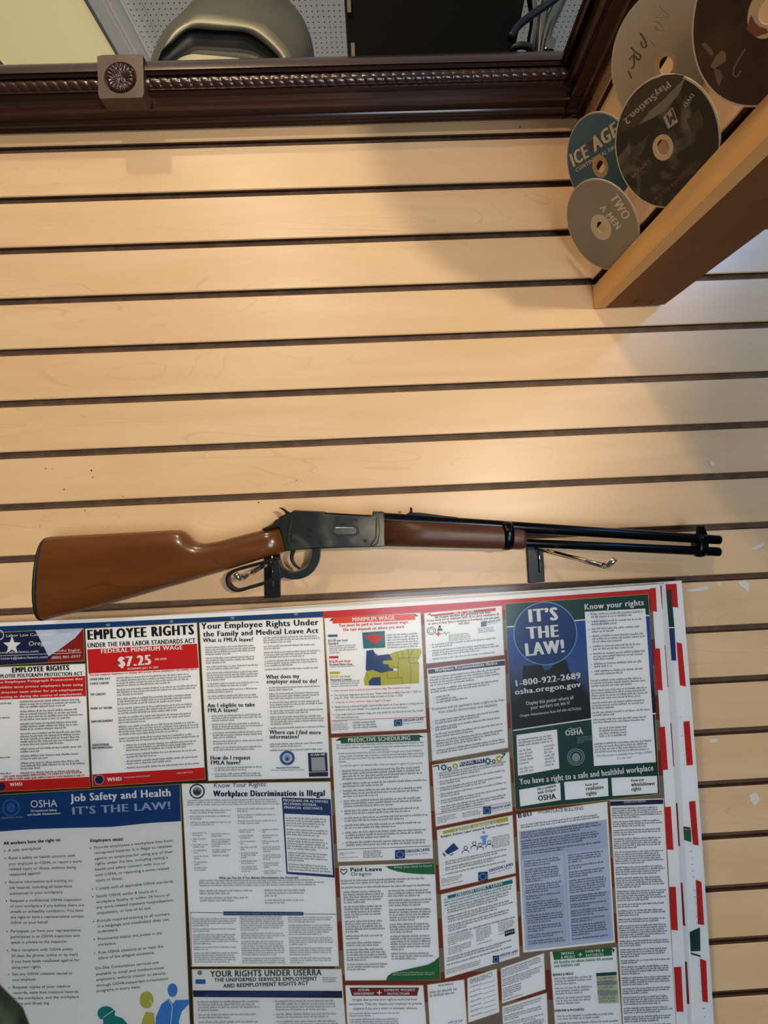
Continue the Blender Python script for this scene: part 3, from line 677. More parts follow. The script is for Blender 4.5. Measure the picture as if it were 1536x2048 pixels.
for s_, a, b_ in (('The Employee Polygraph Protection Act', 1367.2, 1359.7), ('prohibits most private employers from using', 1377.4, 1371.2), ('lie detector tests either for pre-employment', 1387.6, 1381), ('screening or during the course of employment.', 1397, 1389.6)):
    p.text(s_, -10, a, 166, b_, 4.6, I('white'), 1)
p.fill(.28, .275, .97, .885, 5.4, 'dgrey', 5)
for v in (.285, .40, .72, .85): p.fill(.0, v, .2, v+.025, 4.6, 'black', 9)
p.text('THE LAW REQUIRES EMPLOYERS TO DISPLAY THIS POSTER', 5, 1555.5, 164, 1546.5, 3.6, I('red'), 1); p.text('WHERE EMPLOYEES AND JOB APPLICANTS CAN READILY SEE IT.', -8, 1561.5, 170.6, 1552.5, 3.6, I('red'), 1)
p.quad([(-12, 1563), (179, 1553.8), (179.5, 1574.5), (-12, 1583)], I('red'), 1.4); p.text('WHD', 20, 1572.5, 46, 1571, 6.5, I('white'), 2); p.disc(2, 1573, 8, 8, I('navy'), 1.6)
p.done(FP)
p = Panel(surf, [(171, 1258), (393, 1246), (410, 1558), (185.5, 1573)], 'paper', 'fair labor standards notice with red seven twenty-five wage block')
p.text('EMPLOYEE RIGHTS', 175, 1279.8, 389.8, 1268.6, 19.5, I('black'), 2); p.text('UNDER THE FAIR LABOR STANDARDS ACT', 175, 1295.4, 391.4, 1285.5, 9.2, I('black'), 1)
p.quad([(174.5, 1298.8), (394, 1287.3), (397.5, 1336), (177, 1347)], I('red'), 1.4)
p.text('FEDERAL MINIMUM WAGE', 201.8, 1306.6, 365.9, 1298.5, 8.6, I('white'), 1); p.text('$7.25', 237, 1333.6, 305.2, 1328.6, 19.5, I('white'), 2); p.text('PER HOUR', 310, 1320.8, 334, 1319.3, 4, I('white'), 1); p.text('BEGINNING JULY 24, 2009', 255.2, 1339.6, 317, 1336, 3.6, I('white'), 1)
p.text('The law requires employers to display this poster where employees can readily see it.', 178.4, 1352.2, 395.3, 1339.6, 3.8, I('red'), 1)
for s_, a, b_, c_, d_ in (('OVERTIME PAY', 179.2, 1361, 220.8, 1359.3), ('CHILD LABOR', 179.7, 1369.6, 218, 1368), ('TIP CREDIT', 180.5, 1391.5, 212, 1390.2), ('PUMP AT WORK', 181.5, 1419.6, 225, 1417.5), ('ENFORCEMENT', 182.3, 1445.6, 226.6, 1443.5), ('ADDITIONAL', 184.4, 1492.5, 218.8, 1491), ('INFORMATION', 184.4, 1498.2, 224.5, 1496.8)):
    p.text(s_, a, b_, c_, d_, 4.3, I('black'), 1)
p.fill(.255, .315, .98, .74, 5.1, 'dgrey', 4); p.fill(.29, .745, .98, .915, 5.1, 'dgrey', 3, bullet=True, indent=5)
p.quad([(184.8, 1549), (409, 1535), (410, 1558), (185.5, 1573)], I('red'), 1.4); p.disc(198.4, 1559.5, 10, 10, I('navy'), 1.6); p.disc(198.4, 1559.5, 10, 10, I('lgrey'), 1.8, .85)
p.text('WHD', 214.8, 1563, 244.8, 1561, 7.5, I('white'), 2); p.text('WAGE AND HOUR DIVISION', 248.7, 1556.5, 300, 1553, 2.8, I('white')); p.text('1-866-487-9243', 352, 1548, 386, 1545.6, 3, I('white'))
p.done(FP)
p = Panel(surf, [(399, 1246), (645.5, 1235), (660, 1555), (417, 1561)], 'paper', 'family and medical leave notice in black print')
for s_, a, b_, c_, d_, h, bo in (('Your Employee Rights Under', 402.9, 1258.4, 637.9, 1250, 12, 1), ('the Family and Medical Leave Act', 406.8, 1273.4, 637.2, 1265.8, 10.4, 1), ('What is FMLA leave?', 406, 1284.4, 506.9, 1282.6, 8, 1), ('What does my', 532.3, 1357.7, 599, 1356, 8, 1), ('employer need to do?', 532.9, 1367, 634.8, 1366, 8, 1), ('Am I eligible to take', 415, 1415, 510, 1413, 8, 1), ('FMLA leave?', 415.4, 1424.8, 476.3, 1423.9, 8, 1), ('Where can I find more', 539, 1468.2, 642.4, 1468.8, 8, 1), ('information?', 539.3, 1477.6, 599, 1477, 8, 1), ('How do I request', 420.6, 1519.7, 500.8, 1519, 8, 1), ('FMLA leave?', 421.2, 1529.4, 481.8, 1528.8, 8, 1)):
    p.text(s_, a, b_, c_, d_, h, I('black') if h < 10.5 or True else 0, bo)
p.fill(.035, .15, .475, .49, 4.7, 'dgrey', 4); p.fill(.035, .585, .475, .83, 4.7, 'dgrey', 3, bullet=True, indent=5); p.fill(.035, .915, .475, .985, 4.6, 'dgrey', 3, bullet=True, indent=5)
p.fill(.51, .105, .985, .325, 4.7, 'dgrey', 4); p.fill(.515, .42, .985, .69, 4.7, 'dgrey', 4, bullet=True, indent=5); p.fill(.52, .775, .985, .84, 4.7, 'dgrey', 5)
p.disc(574.5, 1516, 15.5, 15, I('lblue'), 1.4); p.disc(574.5, 1516, 15, 14.5, I('pblue'), 1.6, .66); p.disc(574.5, 1516, 6, 6.5, I('silver'), 1.6); p.poly([(571, 1516), (578, 1516), (577, 1521), (572, 1521)], I('dred'), 1.8)
p.text('WAGE AND HOUR DIVISION', 552, 1537.4, 599, 1536.5, 2.8, I('black'), 1); p.text('UNITED STATES DEPARTMENT OF LABOR', 542, 1541.8, 608.8, 1541, 2.4, I('dgrey'))
p.quad([(615.8, 1506), (653.8, 1505), (656.2, 1552.7), (618, 1553.5)], I('navy'), 1.4); p.quad([(622, 1515), (649, 1514), (651.5, 1541), (623.5, 1542)], I('lgrey'), 1.6); p.text('SCAN ME', 621, 1512.2, 650.7, 1511, 4.6, I('white'), 1); p.line([(617.5, 1544.3), (656, 1543.4)], 1, I('white'))
p.done(FP)
# state notices
p = Panel(surf, [(649, 1237), (840.6, 1225.7), (852.8, 1458), (663, 1467)], 'paper', 'minimum wage notice with a blue and yellow map of Oregon')
p.poly([(658.5, 1241.7), (665, 1236), (665.2, 1241.5)], I('black'), 1.6); p.poly([(830, 1227.5), (837, 1232), (830.6, 1233)], I('black'), 1.6); p.quad([(664.6, 1234.8), (830, 1227.5), (830.5, 1239.7), (665.4, 1247.3)], I('orange'), 1.5)
p.text('MINIMUM WAGE', 704.2, 1243.2, 790.3, 1239.2, 8.2, I('white'), 1); p.text('You must be paid at least minimum wage.', 678, 1254, 817.8, 1246.4, 5.8, I('red'), 1); p.text('The rate depends on where you work.', 685.7, 1262.5, 811, 1255.8, 5.8, I('red'), 1)
for q, k in ((((655.7, 1269.4), (675, 1269), (675.2, 1273.7), (655.9, 1274)), 'teal'), (((657.8, 1312.6), (676.8, 1312), (677, 1316.6), (658, 1317)), 'red'), (((659.6, 1343.8), (679.4, 1343.2), (679.6, 1347.7), (659.8, 1348.3)), 'olive')): p.quad(q, I(k), 1.5)
p.text('$15.05 per hour', 656.5, 1283.8, 695.9, 1282.4, 4.8, I('teal'), 1); p.text('Standard', 656.5, 1289.4, 676.8, 1288.6, 4, I('black'), 1); p.text('$16.30 per hour', 658.3, 1325.5, 701.5, 1323.8, 4.8, I('red'), 1); p.text('Portland Metro Area', 659, 1331.4, 704.8, 1330, 4, I('black'), 1); p.text('$14.05 per hour', 660.3, 1355.8, 701.7, 1354.4, 4.8, I('olive'), 1); p.text('Nonurban Counties', 661, 1361.8, 703.5, 1360.4, 4, I('black'), 1)
p.fill(.03, .235, .34, .315, 4.4, 'grey', 9); p.fill(.03, .415, .3, .432, 3.8, 'grey', 9); p.fill(.03, .545, .34, .6, 4.4, 'grey', 9); p.fill(.64, .165, .99, .295, 5, 'dgrey', 9)
p.quad([(724.3, 1265), (769.5, 1261.8), (770.8, 1295.5), (726.8, 1297.3)], I('teal'), 1.5); p.poly([(727.6, 1275.5), (741.6, 1267.6), (752, 1269), (759, 1270.5), (768.3, 1275.2), (762, 1280), (757, 1286), (751.7, 1287.5), (745, 1284), (741.6, 1284), (737, 1278.5)], I('red'), 1.7)
O = lambda pts: [(640+x/3.938, 1180+y/3.938) for x, y in pts]
p.poly(O([(365, 480), (420, 470), (432, 498), (460, 515), (540, 505), (575, 520), (578, 640), (490, 660), (480, 752), (385, 752), (372, 640), (360, 630)]), I('dblue'), 1.5)
p.poly(O([(545, 505), (600, 485), (690, 465), (790, 462), (802, 490), (770, 560), (782, 580), (780, 735), (480, 752), (475, 690), (480, 655), (540, 640), (610, 635), (608, 622), (560, 615), (540, 605), (545, 587), (495, 583), (497, 557), (572, 552)]), I('olive'), 1.6)
p.poly(O([(365, 640), (415, 630), (485, 655), (470, 685), (410, 690), (385, 720), (385, 752), (350, 752), (345, 700), (360, 660)]), I('olive'), 1.6); p.poly(O([(428, 510), (458, 512), (450, 525), (432, 522)]), I('red'), 1.7)
for a in ([(600, 485), (620, 540), (700, 535), (780, 530)], [(620, 540), (612, 690), (645, 690), (648, 742)], [(530, 640), (530, 695), (612, 695)], [(690, 465), (700, 535), (705, 580), (780, 575)], [(712, 590), (716, 738)], [(570, 600), (615, 610)], [(650, 480), (655, 538)], [(740, 463), (700, 535)], [(365, 640), (380, 690)]): p.line(O(a), .7, I('brown'), 1.9)
for s_, a, b_, c_, d_, k in (('Every worker must be paid at least minimum wage. Few exceptions apply.', 668, 1383.4, 822, 1376.4, 'red'), ('The minimum wage goes up every year. These rates are in effect from July 1, 2025 to', 668.4, 1392.8, 842.4, 1384.6, 'black'), ('June 30, 2026. The next minimum wage increase is on July 1, 2026.', 669.2, 1398.2, 806.3, 1392.4, 'black'), ('Using tips to cover minimum wage is illegal in Oregon.', 670, 1406.5, 783.5, 1402, 'red'), ('Deductions are allowed if legally required (like taxes) or if you agree in writing and the', 670, 1416, 847.5, 1408, 'black'), ('deduction is for your benefit. Your paycheck must show this information.', 670.5, 1421.7, 816.5, 1416.4, 'black'), ('If you make close to minimum wage, you may qualify for the Earned Income Tax Credit.', 670.5, 1431.4, 847, 1422.8, 'black'), ('Visit eitcoutreach.org', 671, 1437.2, 717.5, 1435.6, 'black')):
    p.text(s_, a, b_, c_, d_, 3.9, I(k))
    if s_[0] in 'ETUDI': p.disc(a-5, b_-2, 1, 1, I('dgrey'), 2, 0, 8)
p.line([(663, 1441.5), (852, 1434)], .9, I('red')); p.text('CONTACT US', 664.9, 1445.6, 694.6, 1444.2, 3.6, I('grey')); p.fill(.01, .915, .19, .975, 3.6, 'grey', 9); p.fill(.23, .905, .5, .975, 5, 'dgrey', 9)
p.laws((788, 1439.5, 804.5, 1453), (806.3, 1443.6, 847.7, 1440.2), 5.4); p.done(FP)
p = Panel(surf, [(848.7, 1226.5), (1003, 1212), (1008, 1309.5), (853, 1327)], 'paper', 'sick time notice with a red header bar and red cross')
p.poly([(855, 1230), (861, 1225.8), (861, 1230.6)], I('black'), 1.6); p.quad([(861, 1229.6), (991.7, 1215.7), (991.7, 1222), (861, 1232.8)], I('red'), 1.5); p.text('SICK TIME', 907, 1228.4, 949, 1224.2, 6, I('white'), 1)
p.text('All Oregon workers get protected sick time.', 869.8, 1236.8, 982.8, 1226, 4.4, I('black'), 1); p.text('If you work for an employer with 10 or more employees (6', 854.6, 1243.7, 998.6, 1229.7, 4.4, I('dred'), 1); p.text('or more if they have a location in Portland), you get paid', 855.9, 1250, 998.6, 1236.4, 4.4, I('dred'), 1); p.text('sick time.', 916.8, 1249.4, 940, 1247, 4.4, I('dred'), 1)
p.disc(862.7, 1261.8, 9, 8, I('dgreen'), 1.8, .84); p.disc(862.7, 1261.8, 5, 5, I('dgrey'), 1.8, .8); p.disc(879.5, 1253.5, 2.6, 2.8, I('black'), 1.8); p.poly([(874, 1262), (876, 1257), (883, 1256.5), (886, 1261)], I('black'), 1.8); p.quad([(875.3, 1263.5), (878.3, 1263.5), (878.3, 1272.5), (875.3, 1272.5)], I('red'), 2); p.quad([(871.5, 1266.5), (881.5, 1266), (881.5, 1269.2), (871.5, 1269.7)], I('red'), 2); p.line([(882, 1268), (888, 1267), (890, 1263), (892, 1270), (894, 1266), (901, 1265)], .8, I('black'))
p.laws((962, 1243.5, 973, 1254), (974, 1246.5, 1001, 1241.5), 3.8); p.fill(.3, .47, .6, .62, 3.6, 'grey', 9); p.fill(.68, .4, .9, .52, 3.6, 'grey', 9); p.fill(.05, .62, .98, .98, 4.6, 'dgrey', 3, bullet=True, indent=5); p.done(FP)
p = Panel(surf, [(854.6, 1338), (1009.5, 1319), (1015.8, 1494.9), (864.7, 1521.5)], 'paper', 'workplace accommodations notice with a navy header bar')
p.quad([(855.8, 1339.5), (1009.5, 1321), (1010.2, 1330.5), (857, 1348)], I('navy'), 1.5); p.text('Workplace Accommodations Notice', 869.8, 1344, 995.5, 1328.6, 6.4, I('white'), 1)
p.fill(.03, .085, .98, .30, 5.2, 'dgrey', 4); p.fill(.06, .305, .6, .405, 5.2, 'dgrey', 1, bullet=True, indent=5, gap=0); p.text('Employees and job applicants have a right to be free', 864, 1420.9, 1008.2, 1402, 5.4, I('dgrey')); p.text('from unlawful discrimination and retaliation.', 877.4, 1427.3, 996.3, 1411.4, 5.4, I('dgrey')); p.fill(.03, .56, .98, .95, 5.2, 'dgrey', 3, bullet=True, indent=5); p.done(FP)
p = Panel(surf, [(864.7, 1530.5), (1018, 1504.5), (1024.6, 1622), (872, 1653)], 'paper', 'equal pay notice with teal and olive gears beside its header')
p.quad([(919.3, 1524.4), (968.8, 1517), (970, 1525.3), (919.6, 1533.5)], I('blue'), 1.5); p.text('EQUAL PAY', 921, 1531, 967.8, 1523.2, 6.6, I('white'), 1)
def gear(x, y, r, k):
    p.poly([(x+rr_*math.cos(a), y+rr_*math.sin(a)) for i in range(32) for a in [2*math.pi*i/32] for rr_ in [r*(1.15 if (i//2) % 2 == 0 else .88)]], I(k), 1.7); p.disc(x, y, r*.45, r*.45, I('paper'), 1.9, 0, 14)
for x, y, r, k in ((887.6, 1535, 6, 'teal'), (899, 1537.6, 4, 'dgrey'), (910.4, 1532.5, 5.5, 'olive'), (975.7, 1522.3, 6, 'teal'), (987.4, 1522.8, 4, 'dgrey'), (998, 1517.7, 6, 'olive')): gear(x, y, r, k)
p.line([(866, 1533), (877, 1531), (877.5, 1540)], 2, I('black'), 1.6); p.line([(1003, 1508.5), (1011, 1507), (1003.5, 1516)], 2, I('black'), 1.6)
p.fill(.05, .13, .98, .80, 4.8, 'dgrey', 3, bullet=True, indent=5); p.line([(871, 1629), (1023, 1604)], .8, I('grey')); p.fill(.02, .85, .3, .97, 3.4, 'grey', 9); p.fill(.35, .86, .6, .97, 3.6, 'grey', 9); p.laws((966, 1614, 982, 1629), (983, 1619.6, 1022, 1612), 4.8); p.done(FP)
p = Panel(surf, [(874, 1660.5), (1024.6, 1630.5), (1031, 1745.7), (881, 1779.6)], 'paper', 'captive audiences notice with an olive header and a megaphone')
p.quad([(885.3, 1662.6), (1015.5, 1634), (1016.3, 1641.8), (886.6, 1668)], I('olive'), 1.5); p.text('CAPTIVE AUDIENCES', 908.7, 1664, 994.6, 1646.2, 5.8, I('white'), 1); p.text('Religion, Politics, Labor Unions & Captive Audiences', 881.9, 1675.8, 1018.9, 1648.6, 4, I('navy'), 1)
C7 = lambda pts: [(660+x/3.84, 1540+y/3.84) for x, y in pts]
p.poly(C7([(880, 625), (950, 560), (990, 605), (905, 650)]), I('blue'), 1.7); p.line(C7([(868, 640), (885, 662)]), 3, I('blue')); p.line(C7([(920, 650), (935, 655), (945, 640)]), 1.4, I('blue'))
for x, y in ((1042, 600), (1108, 565), (1155, 575), (1224, 555)):
    cx_, cy_ = C7([(x, y)])[0]; p.disc(cx_, cy_, 4, 4.2, I('navy'), 1.8, .72, 16); p.line([(cx_-7, cy_+11), (cx_-6, cy_+6.5), (cx_-2, cy_+4.6), (cx_+2, cy_+4.6), (cx_+6, cy_+6), (cx_+7, cy_+10)], 1.2, I('navy'))
p.poly(C7([(1155, 510), (1212, 498), (1212, 515), (1198, 520), (1200, 572), (1172, 578), (1170, 528), (1156, 528)]), I('sky'), 1.6); p.disc(*C7([(1181, 480)])[0], 2.8, 2.8, I('sky'), 1.6)
p.fill(.72, .3, .97, .5, 4, 'grey', 9); p.fill(.05, .54, .98, .8, 4.6, 'dgrey', 3, bullet=True, indent=5); p.fill(.02, .82, .33, .97, 3.4, 'grey', 9); p.laws((956.4, 1744.5, 975.6, 1762), (978.5, 1744.6, 1027, 1730.8), 5.6); p.done(FP)
p = Panel(surf, [(882, 1789.5), (1031, 1752.5), (1039, 1912), (890.5, 1956.7)], 'paper', 'Oregon family leave notice with a teal header bar')
p.quad([(894.4, 1791.6), (1024.6, 1759), (1025.4, 1766.8), (895.7, 1796.8)], I('teal'), 1.5); p.text('OREGON FAMILY LEAVE', 912.6, 1793.4, 1006.4, 1769, 5.8, I('white'), 1); p.fill(.04, .055, .96, .15, 5.6, 'teal', 9); p.fill(.04, .16, .98, .52, 5, 'dgrey', 3, bullet=True, indent=5); p.fill(.06, .52, .4, .75, 3.8, 'grey', 9); p.fill(.44, .52, .66, .72, 3.8, 'grey', 9); p.fill(.74, .52, .97, .68, 3.8, 'grey', 9)
for k in range(5): p.disc(1011+k*4, 1864-k*1.2, 2, 2.4, I('black'), 1.7, 0, 10); p.poly([(1009+k*4, 1873-k*1.2), (1010+k*4, 1867-k*1.2), (1013+k*4, 1867-k*1.2), (1014+k*4, 1872-k*1.2)], I('black'), 1.7)
p.fill(.04, .76, .98, .87, 5, 'dgrey', 3); p.fill(.02, .9, .5, .98, 3.6, 'grey', 9); p.laws((985.5, 1912, 998.5, 1926), (1000, 1914, 1036, 1904), 4.4); p.done(FP)
p = Panel(surf, [(663.4, 1476), (853.8, 1466), (866, 1717), (676, 1723.6)], 'paper', 'predictive scheduling notice with a dark green header bar')
p.poly([(670, 1481.5), (680.6, 1475.5), (681.4, 1481)], I('black'), 1.6); p.poly([(836.8, 1469.5), (848, 1474), (838, 1475)], I('black'), 1.6); p.quad([(680.6, 1475), (836.8, 1469.5), (840.6, 1481.7), (682, 1487.3)], I('green'), 1.5); p.text('PREDICTIVE SCHEDULING', 695.9, 1484.6, 821.6, 1479.6, 8.3, I('white'), 1)
for s_, a, b_, c_, d_ in (('This law applies only to retail, hospitality, and food services employers that employ at least', 671.7, 1492.6, 847.5, 1486.2), ('500 workers worldwide. Temporary or leased workers and exempt salaried workers are not', 672.5, 1498.2, 847.5, 1492.2), ('covered by this law.', 740.8, 1501.6, 778.4, 1500), ('If your workplace is covered by this law, your employer must give you a work schedule in', 676.8, 1509, 844.4, 1502.4), ('writing at least 14 calendar days in advance. It must be posted and easily visible and include', 677.3, 1514.8, 847.5, 1508), ('all work shifts and on-call shifts. You may decline shifts that are not included in the written work', 677.6, 1520, 847.5, 1513.4), ('schedule.', 677.6, 1525.6, 692.8, 1524.8), ('You have the right to rest between shifts. Unless you request or agree to it, you can\u2019t be', 678.5, 1533.6, 845, 1527.6)):
    p.text(s_, a, b_, c_, d_, 3.8, I('dgrey'))
p.fill(.06, .26, .98, .89, 5.5, 'dgrey', 4, bullet=True, indent=6); p.line([(674, 1699.5), (862, 1692)], .9, I('dgrey')); p.fill(.02, .925, .22, .98, 3.4, 'grey', 9); p.fill(.27, .915, .48, .98, 4, 'dgrey', 9); p.laws((790, 1700.5, 810, 1718), (811.5, 1706, 859.7, 1702), 6); p.done(FP)
p = Panel(surf, [(678, 1732), (868.9, 1725.4), (880, 1959), (690.7, 1960.6)], 'paper', 'paid leave notice with green curves at its top and bottom right')
p.poly(C7([(425, 740), (802, 713), (806, 801), (700, 800), (600, 793), (520, 780), (460, 762)]), I('ngreen'), 1.5); p.text('What you need to know', 787.6, 1737, 863.9, 1733.2, 4.8, I('white')); p.text('Paid Leave', 700.4, 1743.2, 764.7, 1742, 7.6, I('black'), 1); p.text('Oregon', 700.9, 1751.7, 743.3, 1751, 7, I('dgrey'))
p.line([(687.3, 1749.5), (681, 1743), (681.5, 1739.5), (684.5, 1738.5), (687.3, 1741), (690.5, 1738.3), (694, 1739.5), (694, 1743), (687.3, 1749.5)], 1.7, I('dgreen'))
p.poly(C7([(430, 1618), (440, 1585), (480, 1556), (640, 1520), (750, 1495), (800, 1470), (838, 1435), (845, 1610)]), I('ngreen'), 1.5); p.fill(.5, .93, .97, .97, 4, 'lgreen', 9)
p.fill(.01, .12, .99, .2, 5.2, 'dgrey', 9); p.fill(.03, .22, .46, .92, 5.2, 'dgrey', 6); p.fill(.5, .22, .96, .86, 5.2, 'dgrey', 7); p.done(FP)
p = Panel(surf, [(691, 1971), (846, 1971), (856, 2095), (698, 2100)], 'paper', 'harassment and domestic violence notice with a maroon header')
p.poly([(699, 1975.4), (838.4, 1975.4), (834, 1991.8), (704, 1991.8)], I('maroon'), 1.5)
for s_, a, b_, c_, d_ in (('SEXUAL', 716, 1982.2, 740, 1982), ('HARASSMENT', 707.4, 1989.6, 748.5, 1989.4), ('DOMESTIC VIOLENCE', 768, 1982.7, 830.6, 1981.8), ('PROTECTIONS', 774.6, 1990, 819.4, 1989.4)): p.text(s_, a, b_, c_, d_, 4.6, I('white'), 1)
p.quad([(757.4, 1980.5), (759.6, 1980.5), (759.6, 1990), (757.4, 1990)], I('white'), 2); p.quad([(753.8, 1984.3), (763.2, 1984.3), (763.2, 1986.4), (753.8, 1986.4)], I('white'), 2)
for s_, a, b_, c_, d_ in (('Oregon laws protect your right to work free from', 704.8, 2002, 834.5, 2001), ('harassment. They also require your employer to provide', 697.8, 2010.5, 843.6, 2009.4), ('supports if you are a victim of domestic violence.', 705.6, 2019.5, 834.5, 2018.6)): p.text(s_, a, b_, c_, d_, 4.8, I('dgrey'))
p.fill(.03, .42, .7, .95, 4.6, 'grey', 5); p.done(FP)
p = Panel(surf, [(855, 1970), (927.7, 1959.5), (936, 2085), (862, 2095)], 'paper', 'small pale notice with a few rows of print')
p.fill(.3, .02, .75, .07, 5, 'black', 9); p.fill(.05, .10, .9, .24, 7, 'grey', 2); p.fill(.5, .62, .95, .76, 6, 'grey', 2); p.done(FP)
p = Panel(surf, [(935, 1957), (993, 1937.5), (998.5, 2024), (937, 2045)], 'paper', 'small emergency notice with faded grey capitals')
p.text('EMERGENCY', 941, 1968.6, 987.6, 1952.4, 8.5, I('lgrey'), 1)
for k in range(7): p.fill(.08, .2+k*.11, .5, .25+k*.11, 4, 'grey', 9); p.line([p.uv(.5, .25+k*.11), p.uv(.92, .25+k*.11)], .7, I('lgrey'))
p.done(FP)
p = Panel(surf, [(1002, 1937), (1087.5, 1906.6), (1090.6, 1978), (1004.7, 2006.6)], 'paper', 'small notice of dense slanting grey lines, upper of two')
p.fill(.03, .05, .97, .55, 4, 'grey', 4); p.fill(.03, .58, .5, .97, 4, 'grey', 5); p.done(FP)
p = Panel(surf, [(1004.7, 2013.5), (1093, 1986), (1097, 2080), (1008, 2095)], 'paper', 'small notice of dense slanting grey lines, lower of two')
p.fill(.03, .05, .97, .5, 4, 'grey', 4); p.fill(.45, .52, .97, .97, 3.4, 'grey', 9, .62); p.done(FP)
# Oregon OSHA notice
p = Panel(surf, [(1011, 1208), (1296, 1189), (1318.8, 1587.5), (1032.5, 1620)], 'dgreen', 'dark green workplace safety notice with a blue round emblem of white capitals')
B = [(1014, 1254), (1168.8, 1239.5), (1290.6, 1231), (1299, 1231)]; E_ = [(1026, 1461), (1181, 1438), (1300, 1428), (1312, 1427)]
pm = mat('photo_print', '2C5C9E', .42, 0, .35); N, L, b_ = nodes(pm)
g = N.new('ShaderNodeNewGeometry'); sx = N.new('ShaderNodeSeparateXYZ'); L.new(g.outputs['Position'], sx.inputs[0])
mr = N.new('ShaderNodeMapRange'); mr.inputs[1].default_value = surf(1100, 1455).z; mr.inputs[2].default_value = surf(1090, 1245).z; L.new(sx.outputs[2], mr.inputs[0])
nz = N.new('ShaderNodeTexNoise'); nz.inputs['Scale'].default_value = 28; L.new(g.outputs['Position'], nz.inputs['Vector'])
ad = N.new('ShaderNodeMath'); ad.operation = 'MULTIPLY_ADD'; ad.inputs[1].default_value = .22; L.new(nz.outputs['Fac'], ad.inputs[0]); L.new(mr.outputs[0], ad.inputs[2])
rp_ = N.new('ShaderNodeValToRGB'); els = rp_.color_ramp.elements
els[0].position = .12; els[0].color = lin('14110F'); els[1].position = 1.0; els[1].color = lin('1D4C97')
for po, cc in ((.4, '1C1A20'), (.56, '3A4D72'), (.72, '36588F')):
    e = els.new(po); e.color = lin(cc)
L.new(ad.outputs[0], rp_.inputs[0]); L.new(rp_.outputs[0], b_.inputs['Base Color'])
for a in range(3): p.quad([B[a], B[a+1], E_[a+1], E_[a]], pm, 1.3)
p.poly([(1046, 1330), (1053, 1332), (1082, 1328), (1090, 1342), (1100, 1338), (1112, 1326), (1124, 1318), (1134, 1322), (1138, 1340), (1150, 1360), (1166, 1372), (1176, 1410), (1178, 1436), (1028, 1458), (1026, 1420), (1045, 1385)], I('pblack'), 1.4)
p.line([B[0], B[1], B[2], B[3]], 2.6, I('white'), 1.5); p.line([E_[0], E_[1], E_[2], E_[3]], 2.6, I('white'), 1.5)
p.disc(1090.6, 1267, 64, 63.5, I('sky'), 1.6, 0, 60); p.disc(1090.6, 1267, 62, 61.5, I('dblue'), 1.8, 0, 60)
p.text('IT\u2019S', 1057.8, 1244.6, 1118.8, 1239.6, 25.5, I('white'), 2, layer=2.4); p.text('THE', 1055.6, 1278.2, 1120, 1273, 24, I('white'), 2, layer=2.4); p.text('LAW!', 1051.6, 1312.5, 1132.8, 1304, 25.5, I('white'), 2, layer=2.4)
for s_, a, b_, c_, d_, h, bo in (('1-800-922-2689', 1029, 1373, 1163, 1356.6, 12.2, 1), ('osha.oregon.gov', 1030, 1389.4, 1162.5, 1373.4, 11, 1), ('Display this poster where all', 1052.5, 1410.4, 1147.5, 1398, 7.4, 0), ('your workers can see it!', 1061.6, 1419.2, 1140.6, 1408, 7.4, 0), ('Oregon Administrative Rule 437-001-0275(2)(a)', 1040, 1434, 1163, 1418.6, 5, 0), ('Know your rights', 1168.8, 1219.6, 1289, 1210, 11.6, 1), ('You have a right to a safe and healthful workplace', 1040, 1569.2, 1307.8, 1541, 12, 1)): p.text(s_, a, b_, c_, d_, h, I('white'), bo)
def sub(pn, q, *fills):
    pn.quad(q, I('paper'), 1.6); k = pn.q; pn.q = q
    for f in fills: pn.fill(*f[:4], **f[4])
    pn.q = k
sub(p, [(1169.4, 1223.4), (1290.6, 1217), (1311.9, 1524.4), (1188, 1532)], (.05, .01, .97, .43, dict(pitch=5.6, k='dgrey', para=3, bullet=True, indent=6)), (.03, .44, .97, .74, dict(pitch=5.4, k='dgrey', para=5)), (.12, .75, .6, .83, dict(pitch=5.4, k='dgrey', para=9)), (.03, .85, .97, .92, dict(pitch=5.4, k='dgrey', para=9)))
p.text('This free poster is available from Oregon OSHA', 1192.8, 1514.4, 1303.8, 1506.2, 4.8, I('teal')); p.text('It\u2019s the law!', 1234, 1518.6, 1264, 1516.4, 4, I('teal'))
sub(p, [(1032.8, 1470), (1114, 1458.8), (1118.8, 1536.9), (1036, 1551.6)], (.05, .1, .95, .36, dict(pitch=5.6, k='dgrey', para=9)), (.05, .36, .4, .96, dict(pitch=6.4, k='grey', para=9)), (.66, .34, .95, .9, dict(pitch=6.4, k='grey', para=9)))
p.text('OSHA', 1131, 1471.4, 1166.6, 1468.2, 11, I('white'), 1); p.line([(1137, 1459), (1139, 1456), (1148, 1458), (1161, 1455), (1161, 1460)], .9, I('white')); p.fill(.45, .675, .57, .715, 3.4, 'silver', 9)
p.disc(1152, 1514, 17.5, 17, I('silver'), 1.7, .9); p.disc(1152, 1514, 13.5, 13, I('silver'), 1.7, .88); p.disc(1152, 1515, 8.5, 8.5, I('silver'), 1.7)
for q in ([(1038, 1579.7), (1120.3, 1565.6), (1121.9, 1600), (1040.6, 1613)], [(1128, 1564), (1215.6, 1556.3), (1217, 1592), (1130.6, 1600)], [(1222.5, 1555.6), (1314, 1551.6), (1315.6, 1586), (1225, 1592)]):
    p.quad(q, I('paper'), 1.6)
